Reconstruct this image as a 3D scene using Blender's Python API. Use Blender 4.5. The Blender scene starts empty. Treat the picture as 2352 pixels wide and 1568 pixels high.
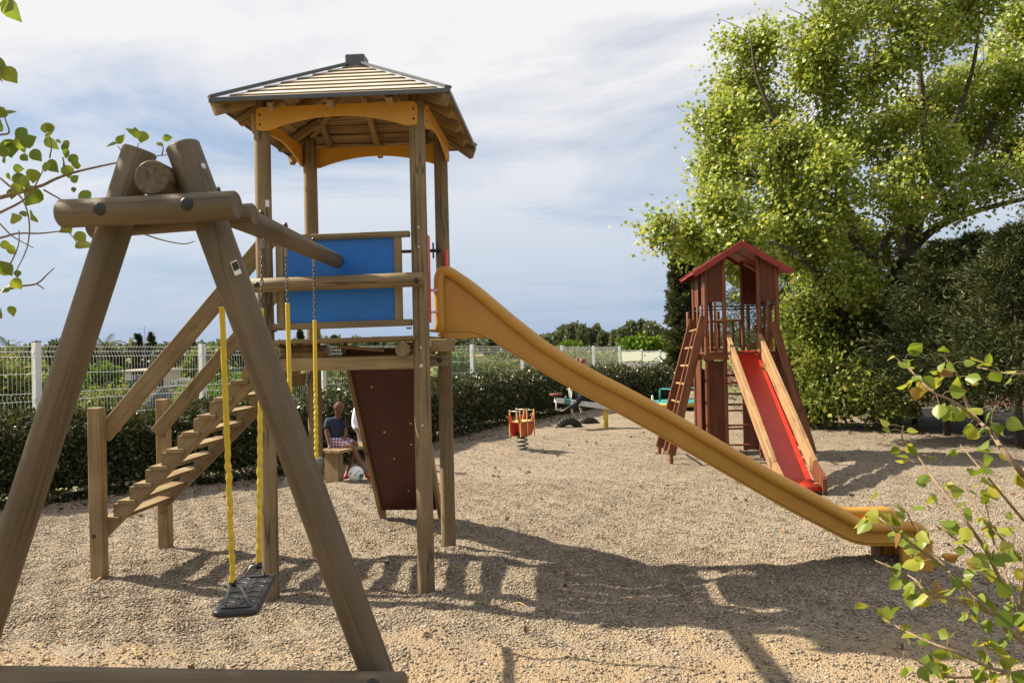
import bpy, bmesh, math, random
import numpy as np
from mathutils import Vector, Matrix
from math import sin, cos, pi, radians, sqrt, atan2

SC = bpy.context.scene
COL = SC.collection
random.seed(7)
RNG = np.random.default_rng(11)

# ------------------------------------------------------------------ camera
CAM_H, CAM_PITCH, CAM_ROLL, FPX = 1.75, 0.005, 0.021, 3229.0 / 4000.0     # focal length as a share of the picture width
_F = Vector((0, cos(CAM_PITCH), sin(CAM_PITCH))); _U0 = Vector((0, -sin(CAM_PITCH), cos(CAM_PITCH))); _X0 = Vector((1, 0, 0))
_R = _X0 * cos(CAM_ROLL) - _U0 * sin(CAM_ROLL); _U = _X0 * sin(CAM_ROLL) + _U0 * cos(CAM_ROLL)
cam_data = bpy.data.cameras.new('camera')
cam_data.sensor_width = 36.0; cam_data.lens = 36.0 * FPX; cam_data.clip_start = 0.05; cam_data.clip_end = 6000
cam = bpy.data.objects.new('camera', cam_data); COL.objects.link(cam)
cam.matrix_world = Matrix(((_R.x, _U.x, -_F.x, 0), (_R.y, _U.y, -_F.y, 0), (_R.z, _U.z, -_F.z, CAM_H), (0, 0, 0, 1)))
SC.camera = cam

# ------------------------------------------------------------------ sky, sun, exposure
SUN_TO = Vector((-1.08, 0.34, 1.0)).normalized()
SUN_EL = math.asin(SUN_TO.z); SUN_ROT = atan2(SUN_TO.x, SUN_TO.y)
world = bpy.data.worlds.new('World'); SC.world = world; world.use_nodes = True
def N(nt, typ, loc=None, **kw):
    n = nt.nodes.new(typ)
    for k, v in kw.items():
        if k == 'inp':
            for kk, vv in v.items(): n.inputs[kk].default_value = vv
        else: setattr(n, k, v)
    return n
def ramp(nt, stops, interp='LINEAR'):
    n = nt.nodes.new('ShaderNodeValToRGB'); cr = n.color_ramp; cr.interpolation = interp
    while len(cr.elements) > 1: cr.elements.remove(cr.elements[-1])
    for i, (p, c) in enumerate(stops):
        e = cr.elements[0] if i == 0 else cr.elements.new(p)
        e.position = p; e.color = (c[0], c[1], c[2], 1) if hasattr(c, '__len__') else (c, c, c, 1)
    return n
def build_sky():
    nt = world.node_tree; nt.nodes.clear(); L = nt.links.new
    out = N(nt, 'ShaderNodeOutputWorld'); bg = N(nt, 'ShaderNodeBackground'); L(bg.outputs[0], out.inputs[0])
    sky = N(nt, 'ShaderNodeTexSky'); sky.sky_type = 'NISHITA'; sky.sun_disc = False
    sky.sun_elevation = SUN_EL; sky.sun_rotation = SUN_ROT; sky.altitude = 30; sky.air_density = 1.0; sky.dust_density = 1.6; sky.ozone_density = 1.2
    tc = N(nt, 'ShaderNodeTexCoord'); sep = N(nt, 'ShaderNodeSeparateXYZ'); L(tc.outputs['Generated'], sep.inputs[0])
    # a flat cloud deck seen from below: direction divided by its height
    hz = N(nt, 'ShaderNodeMath', operation='MAXIMUM', inp={1: 0.0}); L(sep.outputs['Z'], hz.inputs[0])
    den = N(nt, 'ShaderNodeMath', operation='ADD', inp={1: 0.16}); L(hz.outputs[0], den.inputs[0])
    dx = N(nt, 'ShaderNodeMath', operation='DIVIDE'); dy = N(nt, 'ShaderNodeMath', operation='DIVIDE')
    L(sep.outputs['X'], dx.inputs[0]); L(den.outputs[0], dx.inputs[1]); L(sep.outputs['Y'], dy.inputs[0]); L(den.outputs[0], dy.inputs[1])
    cmb = N(nt, 'ShaderNodeCombineXYZ'); L(dx.outputs[0], cmb.inputs[0]); L(dy.outputs[0], cmb.inputs[1])
    mp = N(nt, 'ShaderNodeMapping'); mp.inputs['Scale'].default_value = (0.62, 1.0, 1); mp.inputs['Rotation'].default_value = (0, 0, 0.35); mp.inputs['Location'].default_value = (3.1, 7.7, 0)
    L(cmb.outputs[0], mp.inputs[0])
    n1 = N(nt, 'ShaderNodeTexNoise', inp={'Scale': 1.35, 'Detail': 10.0, 'Roughness': 0.6, 'Distortion': 0.55}); L(mp.outputs[0], n1.inputs['Vector'])
    n2 = N(nt, 'ShaderNodeTexNoise', inp={'Scale': 0.5, 'Detail': 3.0, 'Roughness': 0.5}); L(mp.outputs[0], n2.inputs['Vector'])
    mx = N(nt, 'ShaderNodeMath', operation='MULTIPLY_ADD', inp={1: 0.6}); L(n2.outputs[0], mx.inputs[0]); L(n1.outputs[0], mx.inputs[2])
    cr = ramp(nt, [(0.60, 0.05), (0.71, 0.5), (0.87, 1.0)]); L(mx.outputs[0], cr.inputs[0])
    thin = ramp(nt, [(0.0, 0.08), (0.05, 0.2), (0.16, 0.6), (0.28, 0.95), (0.6, 1.0)]); L(hz.outputs[0], thin.inputs[0])
    msk = N(nt, 'ShaderNodeMath', operation='MULTIPLY'); L(cr.outputs[0], msk.inputs[0]); L(thin.outputs[0], msk.inputs[1])
    skm = N(nt, 'ShaderNodeMix', data_type='RGBA', blend_type='MULTIPLY'); skm.inputs[0].default_value = 1.0
    L(sky.outputs[0], skm.inputs[6]); skm.inputs[7].default_value = (SKY_GAIN[0], SKY_GAIN[1], SKY_GAIN[2], 1)
    # haze along the horizon
    hzr = ramp(nt, [(0.0, 0.85), (0.12, 0.6), (0.3, 0.35), (0.6, 0.2)]); L(hz.outputs[0], hzr.inputs[0])
    hm = N(nt, 'ShaderNodeMix', data_type='RGBA'); L(hzr.outputs[0], hm.inputs[0]); L(skm.outputs[2], hm.inputs[6]); hm.inputs[7].default_value = HAZE_COL
    cm = N(nt, 'ShaderNodeMix', data_type='RGBA'); L(msk.outputs[0], cm.inputs[0]); L(hm.outputs[2], cm.inputs[6]); cm.inputs[7].default_value = CLOUD_COL
    L(cm.outputs[2], bg.inputs[0]); bg.inputs[1].default_value = 0.05
SKY_GAIN = (1.0, 1.0, 1.0); HAZE_COL = (3.6, 4.9, 7.1, 1); CLOUD_COL = (8.5, 8.35, 8.4, 1)
build_sky()
sun_data = bpy.data.lights.new('sun', 'SUN'); sun_data.energy = 5.0; sun_data.angle = radians(0.55); sun_data.color = (1.0, 0.885, 0.70)
sun = bpy.data.objects.new('sun', sun_data); COL.objects.link(sun)
sun.rotation_euler = SUN_TO.to_track_quat('Z', 'Y').to_euler(); sun.location = SUN_TO * 60
SC.view_settings.view_transform = 'Standard'; SC.view_settings.look = 'None'; SC.view_settings.exposure = 1.15; SC.view_settings.gamma = 1.0
SC.cycles.use_denoising = True; SC.cycles.max_bounces = 8; SC.cycles.transparent_max_bounces = 12
SC.cycles.sample_clamp_indirect = 6.0

# ------------------------------------------------------------------ helpers
_O = Vector((0, 0, CAM_H))
def ray(x, y):                      # x, y measured on a 2352 x 1568 print of the photograph
    return _F + _R * ((x / 2352.0 - 0.5) / FPX) - _U * ((y - 784.0) / 2352.0 / FPX)
def at(x, y, Y):                    # the point seen there that stands Y metres away
    d = ray(x, y); return _O + d * (Y / d.y)
def gr(x, y, z=0.0):                # the point seen there at height z
    d = ray(x, y); return _O + d * ((z - CAM_H) / d.z)

WM = {}
def link(o, parent, W):
    COL.objects.link(o)
    if parent is not None:
        o.parent = parent; o.matrix_parent_inverse = WM[parent.name].inverted()
    o.matrix_basis = W; WM[o.name] = W.copy()
    return o
def thing(name, label=None, cat=None, loc=(0, 0, 0), parent=None, group=None):
    o = bpy.data.objects.new(name, None); o.empty_display_size = 0.1
    link(o, parent, Matrix.Translation(Vector(loc)))
    return tag(o, label, cat, group)
def tag(o, label=None, cat=None, group=None, kind=None):
    if label: o['label'] = label
    if cat: o['category'] = cat
    if group: o['group'] = group
    if kind: o['kind'] = kind
    return o
def mesh_from(name, v, f, smooth=False):
    me = bpy.data.meshes.new(name); me.from_pydata([tuple(p) for p in v], [], f)
    if smooth is True: me.polygons.foreach_set('use_smooth', [True] * len(f))
    elif smooth: me.polygons.foreach_set('use_smooth', smooth)
    me.update(); return me
def mobj(name, me, m=None, parent=None, W=None):
    o = bpy.data.objects.new(name, me)
    if m is not None and not me.materials: me.materials.append(m)
    return link(o, parent, W if W is not None else Matrix())
class MB:
    def __init__(s): s.v = []; s.f = []; s.s = []
    def add(s, v, f, smooth=False):
        k = len(s.v); s.v += [Vector(p) for p in v]
        s.f += [tuple(i + k for i in q) for q in f]; s.s += [smooth] * len(f)
        return s
    def box(s, c, d, R=None, bev=0.0):
        c = Vector(c); hx, hy, hz = d[0] / 2, d[1] / 2, d[2] / 2
        P = [Vector((x * hx, y * hy, z * hz)) for x in (-1, 1) for y in (-1, 1) for z in (-1, 1)]
        if R is not None: P = [R @ p for p in P]
        return s.add([c + p for p in P], [(0, 1, 3, 2), (4, 6, 7, 5), (0, 4, 5, 1), (2, 3, 7, 6), (0, 2, 6, 4), (1, 5, 7, 3)])
    def tube(s, pts, r, n=8, caps=True, closed=False, smooth=True, ry=None, up=None):
        pts = [Vector(p) for p in pts]; m = len(pts)
        rr = r if hasattr(r, '__len__') else [r] * m
        prev = None; V = []
        for i, p in enumerate(pts):
            a = pts[i - 1] if (i > 0 or closed) else p; b = pts[(i + 1) % m] if (i < m - 1 or closed) else p
            t = (b - a); t = t.normalized() if t.length > 1e-9 else Vector((0, 0, 1))
            if prev is None:
                u = Vector(up) if up is not None else (Vector((0, 0, 1)) if abs(t.z) < 0.9 else Vector((1, 0, 0)))
            else: u = Vector(up) if up is not None else prev
            u = (u - t * u.dot(t)).normalized(); prev = u; w = t.cross(u)
            for k in range(n):
                an = 2 * pi * k / n
                V.append(p + u * (cos(an) * rr[i]) + w * (sin(an) * (rr[i] if ry is None else ry * rr[i])))
        F = []
        for i in range(m if closed else m - 1):
            j = (i + 1) % m
            for k in range(n): F.append((i * n + k, i * n + (k + 1) % n, j * n + (k + 1) % n, j * n + k))
        s.add(V, F, smooth)
        if caps and not closed:
            k = len(s.v) - len(V)
            s.f.append(tuple(k + i for i in reversed(range(n)))); s.s.append(False)
            s.f.append(tuple(k + (m - 1) * n + i for i in range(n))); s.s.append(False)
        return s
    def prism(s, poly, off, smooth=False):   # a flat outline given in space, thickened by the vector off
        poly = [Vector(p) for p in poly]; off = Vector(off); n = len(poly)
        F = [tuple(range(n)), tuple(reversed(range(n, 2 * n)))]
        s.add(poly + [p + off for p in poly], F)
        k = len(s.v) - 2 * n
        for i in range(n):
            j = (i + 1) % n; s.f.append((k + i, k + n + i, k + n + j, k + j)); s.s.append(smooth)
        return s
    def build(s, name, m, parent=None, W=None):
        return mobj(name, mesh_from(name, s.v, s.f, s.s), m, parent, W)
def frame(p0, zdir, xdir=None):
    z = Vector(zdir).normalized(); x = Vector(xdir) if xdir is not None else (Vector((0, 0, 1)) if abs(z.z) < 0.9 else Vector((1, 0, 0)))
    x = (x - z * x.dot(z)).normalized(); y = z.cross(x)
    return Matrix(((x.x, y.x, z.x, p0[0]), (x.y, y.y, z.y, p0[1]), (x.z, y.z, z.z, p0[2]), (0, 0, 0, 1)))
def log(name, p0, p1, r, m, parent, r1=None, n=20, bev=0.006, wob=0.02, seg=None):
    p0 = Vector(p0); p1 = Vector(p1); Ln = (p1 - p0).length; r1 = r if r1 is None else r1
    seg = seg or max(3, int(Ln / 0.22)); pts = []; rad = []
    ph = random.random() * 9
    zs = [0, bev] + [Ln * k / seg for k in range(1, seg)] + [Ln - bev, Ln]
    for z in zs:
        t = z / Ln; e = bev if z in (0, Ln) else 0
        pts.append((r * wob * sin(3.1 * z + ph), r * wob * cos(2.3 * z + ph * 2), z)); rad.append((r + (r1 - r) * t - e) * (1 + wob * 0.6 * sin(5 * z + ph)))
    return MB().tube(pts, rad, n).build(name, m, parent, frame(p0, p1 - p0))
def beam(name, p0, p1, w, h, m, parent, xdir=None, bev=0.005):
    """a sawn timber from p0 to p1: w across xdir, h across the other way"""
    p0 = Vector(p0); p1 = Vector(p1); Ln = (p1 - p0).length; a, b = w / 2, h / 2
    c = min(bev, a * 0.4, b * 0.4)
    sec = [(-a + c, -b), (a - c, -b), (a, -b + c), (a, b - c), (a - c, b), (-a + c, b), (-a, b - c), (-a, -b + c)]
    V = []
    for z, k in ((0, 1 - c / max(a, b)), (c, 1), (Ln - c, 1), (Ln, 1 - c / max(a, b))):
        V += [(x * k, y * k, z) for x, y in sec]
    F = [tuple(reversed(range(8))), tuple(range(24, 32))]
    for i in range(3):
        for k in range(8): F.append((i * 8 + k, i * 8 + (k + 1) % 8, i * 8 + 8 + (k + 1) % 8, i * 8 + 8 + k))
    return mobj(name, mesh_from(name, V, F), m, parent, frame(p0, p1 - p0, xdir))
def cyl(name, p0, p1, r, m, parent, n=14, r1=None, ringed=None):
    p0 = Vector(p0); p1 = Vector(p1)
    return MB().tube([(0, 0, 0), (0, 0, (p1 - p0).length)], [r, r if r1 is None else r1], n).build(name, m, parent, frame(p0, p1 - p0))
def dome(name, p, nrm, r, hgt, m, parent, n=14):     # a bolt cap
    pts = [(0, 0, -0.004), (0, 0, hgt * 0.45), (0, 0, hgt * 0.85), (0, 0, hgt)]
    return MB().tube(pts, [r, r * 0.97, r * 0.75, r * 0.3], n).build(name, m, parent, frame(p, nrm))
def smooth_path(P, per=6):          # Catmull-Rom through points
    P = [Vector(p) for p in P]; out = []
    for i in range(len(P) - 1):
        a = P[i - 1] if i > 0 else P[i] * 2 - P[i + 1]; b = P[i]; c = P[i + 1]; d = P[i + 2] if i + 2 < len(P) else P[i + 1] * 2 - P[i]
        for k in range(per):
            t = k / per
            out.append(0.5 * ((2 * b) + (c - a) * t + (2 * a - 5 * b + 4 * c - d) * t * t + (3 * b - 3 * c + d - a) * t ** 3))
    out.append(P[-1]); return out
def np_mesh(name, co, loops, lens, mat, attr=None, smooth=False):
    """fast mesh from arrays; attr: one float per face"""
    me = bpy.data.meshes.new(name); nv = len(co); nl = len(loops); nf = len(lens)
    me.vertices.add(nv); me.vertices.foreach_set('co', np.asarray(co, np.float32).ravel())
    me.loops.add(nl); me.loops.foreach_set('vertex_index', np.asarray(loops, np.int32))
    me.polygons.add(nf); st = np.concatenate([[0], np.cumsum(lens)[:-1]]).astype(np.int32)
    me.polygons.foreach_set('loop_start', st); me.polygons.foreach_set('loop_total', np.asarray(lens, np.int32))
    if smooth: me.polygons.foreach_set('use_smooth', np.ones(nf, bool))
    if attr is not None:
        a = me.attributes.new('rnd', 'FLOAT', 'FACE'); a.data.foreach_set('value', np.asarray(attr, np.float32))
    me.update(calc_edges=True); me.materials.append(mat)
    return me

# ------------------------------------------------------------------ materials
def newmat(name):
    m = bpy.data.materials.new(name); m.use_nodes = True; nt = m.node_tree
    b = nt.nodes['Principled BSDF']; return m, nt, b, nt.links.new
def wood(name, c0, c1, c2, rough=0.78, grain=26.0, along=1.3, bump=0.35, blotch=0.5, crack=0.6, spec=0.25):
    """grain runs along the object's own z; every piece gets its own offset"""
    m, nt, b, L = newmat(name)
    tc = N(nt, 'ShaderNodeTexCoord'); oi = N(nt, 'ShaderNodeObjectInfo')
    mul = N(nt, 'ShaderNodeMath', operation='MULTIPLY', inp={1: 41.0}); L(oi.outputs['Random'], mul.inputs[0])
    add = N(nt, 'ShaderNodeVectorMath', operation='ADD'); L(tc.outputs['Object'], add.inputs[0]); L(mul.outputs[0], add.inputs[1])
    mp = N(nt, 'ShaderNodeMapping'); mp.inputs['Scale'].default_value = (grain, grain, along); L(add.outputs[0], mp.inputs[0])
    g = N(nt, 'ShaderNodeTexNoise', inp={'Scale': 1.6, 'Detail': 7.0, 'Roughness': 0.62, 'Distortion': 0.7}); L(mp.outputs[0], g.inputs['Vector'])
    big = N(nt, 'ShaderNodeTexNoise', inp={'Scale': 2.6, 'Detail': 3.0, 'Roughness': 0.55}); L(add.outputs[0], big.inputs['Vector'])
    mp2 = N(nt, 'ShaderNodeMapping'); mp2.inputs['Scale'].default_value = (grain * 1.6, grain * 1.6, along * 0.45); L(add.outputs[0], mp2.inputs[0])
    ck = N(nt, 'ShaderNodeTexNoise', inp={'Scale': 1.2, 'Detail': 2.0, 'Roughness': 0.5, 'Distortion': 0.4}); L(mp2.outputs[0], ck.inputs['Vector'])
    mp3 = N(nt, 'ShaderNodeMapping'); mp3.inputs['Scale'].default_value = (grain * 0.55, grain * 0.55, along * 0.55); L(add.outputs[0], mp3.inputs[0])
    ln = N(nt, 'ShaderNodeTexNoise', inp={'Scale': 1.0, 'Detail': 2.5, 'Roughness': 0.45}); L(mp3.outputs[0], ln.inputs['Vector'])
    lsub = N(nt, 'ShaderNodeMath', operation='SUBTRACT', inp={1: 0.54}); L(ln.outputs[0], lsub.inputs[0]); labs = N(nt, 'ShaderNodeMath', operation='ABSOLUTE'); L(lsub.outputs[0], labs.inputs[0])
    lr = ramp(nt, [(0.004, 0.0), (0.013, 1.0)]); L(labs.outputs[0], lr.inputs[0])
    mp4 = N(nt, 'ShaderNodeMapping'); mp4.inputs['Scale'].default_value = (1, 1, 0.55); L(add.outputs[0], mp4.inputs[0])
    kv = N(nt, 'ShaderNodeTexVoronoi', inp={'Scale': 5.5}); L(mp4.outputs[0], kv.inputs['Vector']); kr = ramp(nt, [(0.05, 0.25), (0.10, 0.6), (0.15, 1.0)]); L(kv.outputs['Distance'], kr.inputs[0])
    ck0 = ramp(nt, [(0.30, 0.0), (0.37, 1.0)]); L(ck.outputs[0], ck0.inputs[0])
    k1_ = N(nt, 'ShaderNodeMath', operation='MULTIPLY'); L(ck0.outputs[0], k1_.inputs[0]); L(lr.outputs[0], k1_.inputs[1])
    ckr = N(nt, 'ShaderNodeMath', operation='MULTIPLY'); L(k1_.outputs[0], ckr.inputs[0]); L(kr.outputs[0], ckr.inputs[1])
    cr = ramp(nt, [(0.25, c0), (0.5, c1), (0.75, c2)]); L(g.outputs[0], cr.inputs[0])
    bl = ramp(nt, [(0.32, (1 - blotch * 0.55,) * 3), (0.62, (1.0, 1.0, 1.0)), (0.8, (1 + blotch * 0.25,) * 3)]); L(big.outputs[0], bl.inputs[0])
    m1 = N(nt, 'ShaderNodeMix', data_type='RGBA', blend_type='MULTIPLY'); m1.inputs[0].default_value = 1; L(cr.outputs[0], m1.inputs[6]); L(bl.outputs[0], m1.inputs[7])
    vr = N(nt, 'ShaderNodeMapRange', inp={3: 0.84, 4: 1.14}); L(oi.outputs['Random'], vr.inputs[0])
    hs = N(nt, 'ShaderNodeHueSaturation'); L(vr.outputs[0], hs.inputs['Value']); L(m1.outputs[2], hs.inputs['Color'])
    m2 = N(nt, 'ShaderNodeMix', data_type='RGBA', blend_type='MULTIPLY'); m2.inputs[0].default_value = crack
    L(hs.outputs[0], m2.inputs[6]); L(ckr.outputs[0], m2.inputs[7]); L(m2.outputs[2], b.inputs['Base Color'])
    b.inputs['Roughness'].default_value = rough; b.inputs['Specular IOR Level'].default_value = spec
    ad = N(nt, 'ShaderNodeMath', operation='MULTIPLY_ADD', inp={1: 0.6}); L(ckr.outputs[0], ad.inputs[0]); L(g.outputs[0], ad.inputs[2])
    bp = N(nt, 'ShaderNodeBump', inp={'Strength': bump, 'Distance': 0.004}); L(ad.outputs[0], bp.inputs['Height']); L(bp.outputs[0], b.inputs['Normal'])
    return m
def paint(name, col, rough=0.45, var=0.10, metal=0.0, spec=0.5, scale=6.0, dirt=0.25, bump=0.03, dirtcol=None):
    m, nt, b, L = newmat(name)
    tc = N(nt, 'ShaderNodeTexCoord'); n = N(nt, 'ShaderNodeTexNoise', inp={'Scale': scale, 'Detail': 6.0, 'Roughness': 0.6}); L(tc.outputs['Object'], n.inputs['Vector'])
    n2 = N(nt, 'ShaderNodeTexNoise', inp={'Scale': scale * 7, 'Detail': 5.0, 'Roughness': 0.7}); L(tc.outputs['Object'], n2.inputs['Vector'])
    lo = [c * (1 - var) for c in col]; hi = [min(1, c * (1 + var)) for c in col]
    cr = ramp(nt, [(0.3, lo), (0.7, hi)]); L(n.outputs[0], cr.inputs[0])
    dm = ramp(nt, [(0.58, 0.0), (0.80, 1.0)]); L(n2.outputs[0], dm.inputs[0])
    dmul = N(nt, 'ShaderNodeMath', operation='MULTIPLY', inp={1: dirt}); L(dm.outputs[0], dmul.inputs[0])
    mx = N(nt, 'ShaderNodeMix', data_type='RGBA'); L(dmul.outputs[0], mx.inputs[0]); L(cr.outputs[0], mx.inputs[6])
    dc = dirtcol or [c * 0.45 + 0.02 for c in col]; mx.inputs[7].default_value = (dc[0], dc[1], dc[2], 1)
    L(mx.outputs[2], b.inputs['Base Color'])
    rr = N(nt, 'ShaderNodeMapRange', inp={3: rough * 0.8, 4: min(1, rough * 1.25)}); L(n2.outputs[0], rr.inputs[0]); L(rr.outputs[0], b.inputs['Roughness'])
    b.inputs['Metallic'].default_value = metal; b.inputs['Specular IOR Level'].default_value = spec
    bp = N(nt, 'ShaderNodeBump', inp={'Strength': bump * 6, 'Distance': 0.003}); L(n2.outputs[0], bp.inputs['Height']); L(bp.outputs[0], b.inputs['Normal'])
    return m
def leafmat(name, stops, rough=0.5, trans=0.35, tcol=(1.25, 1.2, 0.6), spec=0.4):
    m, nt, b, L = newmat(name)
    at_ = N(nt, 'ShaderNodeAttribute'); at_.attribute_name = 'rnd'
    cr = ramp(nt, stops); L(at_.outputs['Fac'], cr.inputs[0]); L(cr.outputs[0], b.inputs['Base Color'])
    b.inputs['Roughness'].default_value = rough; b.inputs['Specular IOR Level'].default_value = spec
    tr = N(nt, 'ShaderNodeBsdfTranslucent'); tm = N(nt, 'ShaderNodeMix', data_type='RGBA', blend_type='MULTIPLY'); tm.inputs[0].default_value = 1
    L(cr.outputs[0], tm.inputs[6]); tm.inputs[7].default_value = (*tcol, 1); L(tm.outputs[2], tr.inputs[0])
    ms = N(nt, 'ShaderNodeMixShader'); ms.inputs[0].default_value = trans; L(b.outputs[0], ms.inputs[1]); L(tr.outputs[0], ms.inputs[2])
    L(ms.outputs[0], nt.nodes['Material Output'].inputs[0])
    return m
# ------------------------------------------------------------------ ground
FENCE = [(-8.9, 5.6), (-6.1, 10.6), (-4.95, 13.2), (-3.55, 15.5), (-2.2, 17.0), (-0.94, 19.4), (0.28, 22.1), (1.5, 24.8), (2.72, 27.6), (3.94, 30.3), (5.16, 33.0), (6.38, 35.7), (7.6, 38.4)]
_FP = np.array(FENCE)
def fence_dist(x, y):               # how far beyond the fence line (positive on its far side)
    x = np.asarray(x, float); y = np.asarray(y, float); best = np.full(x.shape, 1e9); sg = np.ones(x.shape)
    P = np.vstack([_FP[0] + (_FP[0] - _FP[1]) * 40, _FP, _FP[-1] + (_FP[-1] - _FP[-2]) * 60])
    for a, b in zip(P[:-1], P[1:]):
        d = b - a; l2 = d @ d
        t = np.clip(((x - a[0]) * d[0] + (y - a[1]) * d[1]) / l2, 0, 1)
        qx = a[0] + t * d[0]; qy = a[1] + t * d[1]; dist = np.hypot(x - qx, y - qy)
        s = np.sign(d[0] * (y - a[1]) - d[1] * (x - a[0]))
        k = dist < best - 1e-9; best = np.where(k, dist, best); sg = np.where(k, s, sg)
    return best * sg
_MND = [(gr(890, 1215), 0.45, 0.05), (gr(1950, 1330), 0.55, 0.075), (gr(2090, 1325), 0.4, 0.06), (gr(1500, 1330), 0.5, -0.03), (gr(620, 1345), 0.4, 0.02), (gr(1040, 1290), 0.5, 0.05), (gr(560, 1420), 0.6, -0.11), (gr(300, 1300), 0.7, 0.03), (gr(1300, 1150), 1.2, 0.05), (gr(1750, 1480), 0.8, 0.03), (gr(1190, 1035), 0.6, 0.05)]
def g_height(x, y):
    x = np.asarray(x, float); y = np.asarray(y, float)
    z = 0.018 * np.sin(1.7 * x + 0.6 * y) * np.sin(1.3 * y - 0.5 * x + 1) + 0.012 * np.sin(3.9 * x + 1.1) * np.sin(3.3 * y + 0.4) + 0.014 * np.sin(9.1 * x + 2.3 * y) * np.sin(8.3 * y - 3.1 * x + 2) + 0.008 * np.sin(17 * x - 5 * y + 1) * np.sin(15 * y + 4 * x)
    for c, r, h in _MND: z = z + h * np.exp(-((x - c.x) ** 2 + (y - c.y) ** 2) / (r * r))
    return z
def gravel_mat():
    m, nt, b, L = newmat('gravel')
    tc = N(nt, 'ShaderNodeTexCoord')
    warp = N(nt, 'ShaderNodeTexNoise', inp={'Scale': 60.0, 'Detail': 2.0}); L(tc.outputs['Object'], warp.inputs['Vector'])
    wm = N(nt, 'ShaderNodeVectorMath', operation='MULTIPLY_ADD'); wm.inputs[1].default_value = (0.012, 0.012, 0.012); L(warp.outputs['Color'], wm.inputs[0]); L(tc.outputs['Object'], wm.inputs[2])
    v = N(nt, 'ShaderNodeTexVoronoi', inp={'Scale': 92.0, 'Randomness': 1.0}); L(wm.outputs[0], v.inputs['Vector'])
    v2 = N(nt, 'ShaderNodeTexVoronoi', inp={'Scale': 34.0, 'Randomness': 1.0}); L(wm.outputs[0], v2.inputs['Vector'])
    sp = N(nt, 'ShaderNodeSeparateColor'); L(v.outputs['Color'], sp.inputs[0])
    cr = ramp(nt, [(0.0, (0.124, 0.099, 0.074)), (0.25, (0.219, 0.181, 0.134)), (0.5, (0.295, 0.244, 0.185)), (0.72, (0.354, 0.300, 0.227)), (0.88, (0.255, 0.186, 0.130)), (1.0, (0.449, 0.402, 0.327))]); L(sp.outputs[0], cr.inputs[0])
    big = N(nt, 'ShaderNodeTexNoise', inp={'Scale': 0.55, 'Detail': 6.0, 'Roughness': 0.6}); L(tc.outputs['Object'], big.inputs['Vector'])
    bl = ramp(nt, [(0.3, (0.80, 0.79, 0.78)), (0.55, (1, 1, 1)), (0.75, (1.1, 1.09, 1.06))]); L(big.outputs[0], bl.inputs[0])
    m1 = N(nt, 'ShaderNodeMix', data_type='RGBA', blend_type='MULTIPLY'); m1.inputs[0].default_value = 1; L(cr.outputs[0], m1.inputs[6]); L(bl.outputs[0], m1.inputs[7])
    # bare sandy earth worn through under the swings
    sx = N(nt, 'ShaderNodeSeparateXYZ'); L(tc.outputs['Object'], sx.inputs[0])
    pn = N(nt, 'ShaderNodeTexNoise', inp={'Scale': 2.3, 'Detail': 5.0, 'Roughness': 0.65}); L(tc.outputs['Object'], pn.inputs['Vector'])
    yr = ramp(nt, [(0.0, 0.36), (0.45, 0.27), (1.0, 0.0)]); ym = N(nt, 'ShaderNodeMapRange', inp={1: 4.0, 2: 6.0}); L(sx.outputs['Y'], ym.inputs[0]); L(ym.outputs[0], yr.inputs[0])
    ps = N(nt, 'ShaderNodeMath', operation='ADD'); L(pn.outputs[0], ps.inputs[0]); L(yr.outputs[0], ps.inputs[1])
    pr_ = ramp(nt, [(0.66, 0.0), (0.84, 0.85)]); L(ps.outputs[0], pr_.inputs[0])
    m2 = N(nt, 'ShaderNodeMix', data_type='RGBA'); L(pr_.outputs[0], m2.inputs[0]); L(m1.outputs[2], m2.inputs[6]); m2.inputs[7].default_value = (0.34, 0.25, 0.15, 1)
    # rusty brown litter blown against the hedge
    L(m2.outputs[2], b.inputs['Base Color']); b.inputs['Roughness'].default_value = 0.9; b.inputs['Specular IOR Level'].default_value = 0.15
    inv = N(nt, 'ShaderNodeMath', operation='SUBTRACT', inp={0: 1.0}); L(v.outputs['Distance'], inv.inputs[1])
    i2 = N(nt, 'ShaderNodeMath', operation='MULTIPLY_ADD', inp={1: -0.8}); L(v2.outputs['Distance'], i2.inputs[0]); L(inv.outputs[0], i2.inputs[2])
    bp = N(nt, 'ShaderNodeBump', inp={'Strength': 1.0, 'Distance': 0.011}); L(i2.outputs[0], bp.inputs['Height']); L(bp.outputs[0], b.inputs['Normal'])
    return m
M_GRAVEL = gravel_mat()
def field_mat():
    m, nt, b, L = newmat('dry_field')
    tc = N(nt, 'ShaderNodeTexCoord')
    n1 = N(nt, 'ShaderNodeTexNoise', inp={'Scale': 0.22, 'Detail': 8.0, 'Roughness': 0.65}); L(tc.outputs['Object'], n1.inputs['Vector'])
    n2 = N(nt, 'ShaderNodeTexNoise', inp={'Scale': 9.0, 'Detail': 6.0, 'Roughness': 0.75}); L(tc.outputs['Object'], n2.inputs['Vector'])
    ad = N(nt, 'ShaderNodeMath', operation='MULTIPLY_ADD', inp={1: 0.45}); L(n2.outputs[0], ad.inputs[0]); L(n1.outputs[0], ad.inputs[2])
    cr = ramp(nt, [(0.5, (0.055, 0.085, 0.025)), (0.68, (0.14, 0.16, 0.05)), (0.82, (0.26, 0.21, 0.11)), (0.95, (0.34, 0.27, 0.17))]); L(ad.outputs[0], cr.inputs[0]); L(cr.outputs[0], b.inputs['Base Color'])
    b.inputs['Roughness'].default_value = 0.95; b.inputs['Specular IOR Level'].default_value = 0.1
    bp = N(nt, 'ShaderNodeBump', inp={'Strength': 0.8, 'Distance': 0.05}); L(n2.outputs[0], bp.inputs['Height']); L(bp.outputs[0], b.inputs['Normal'])
    return m
M_FIELD = field_mat()
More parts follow.
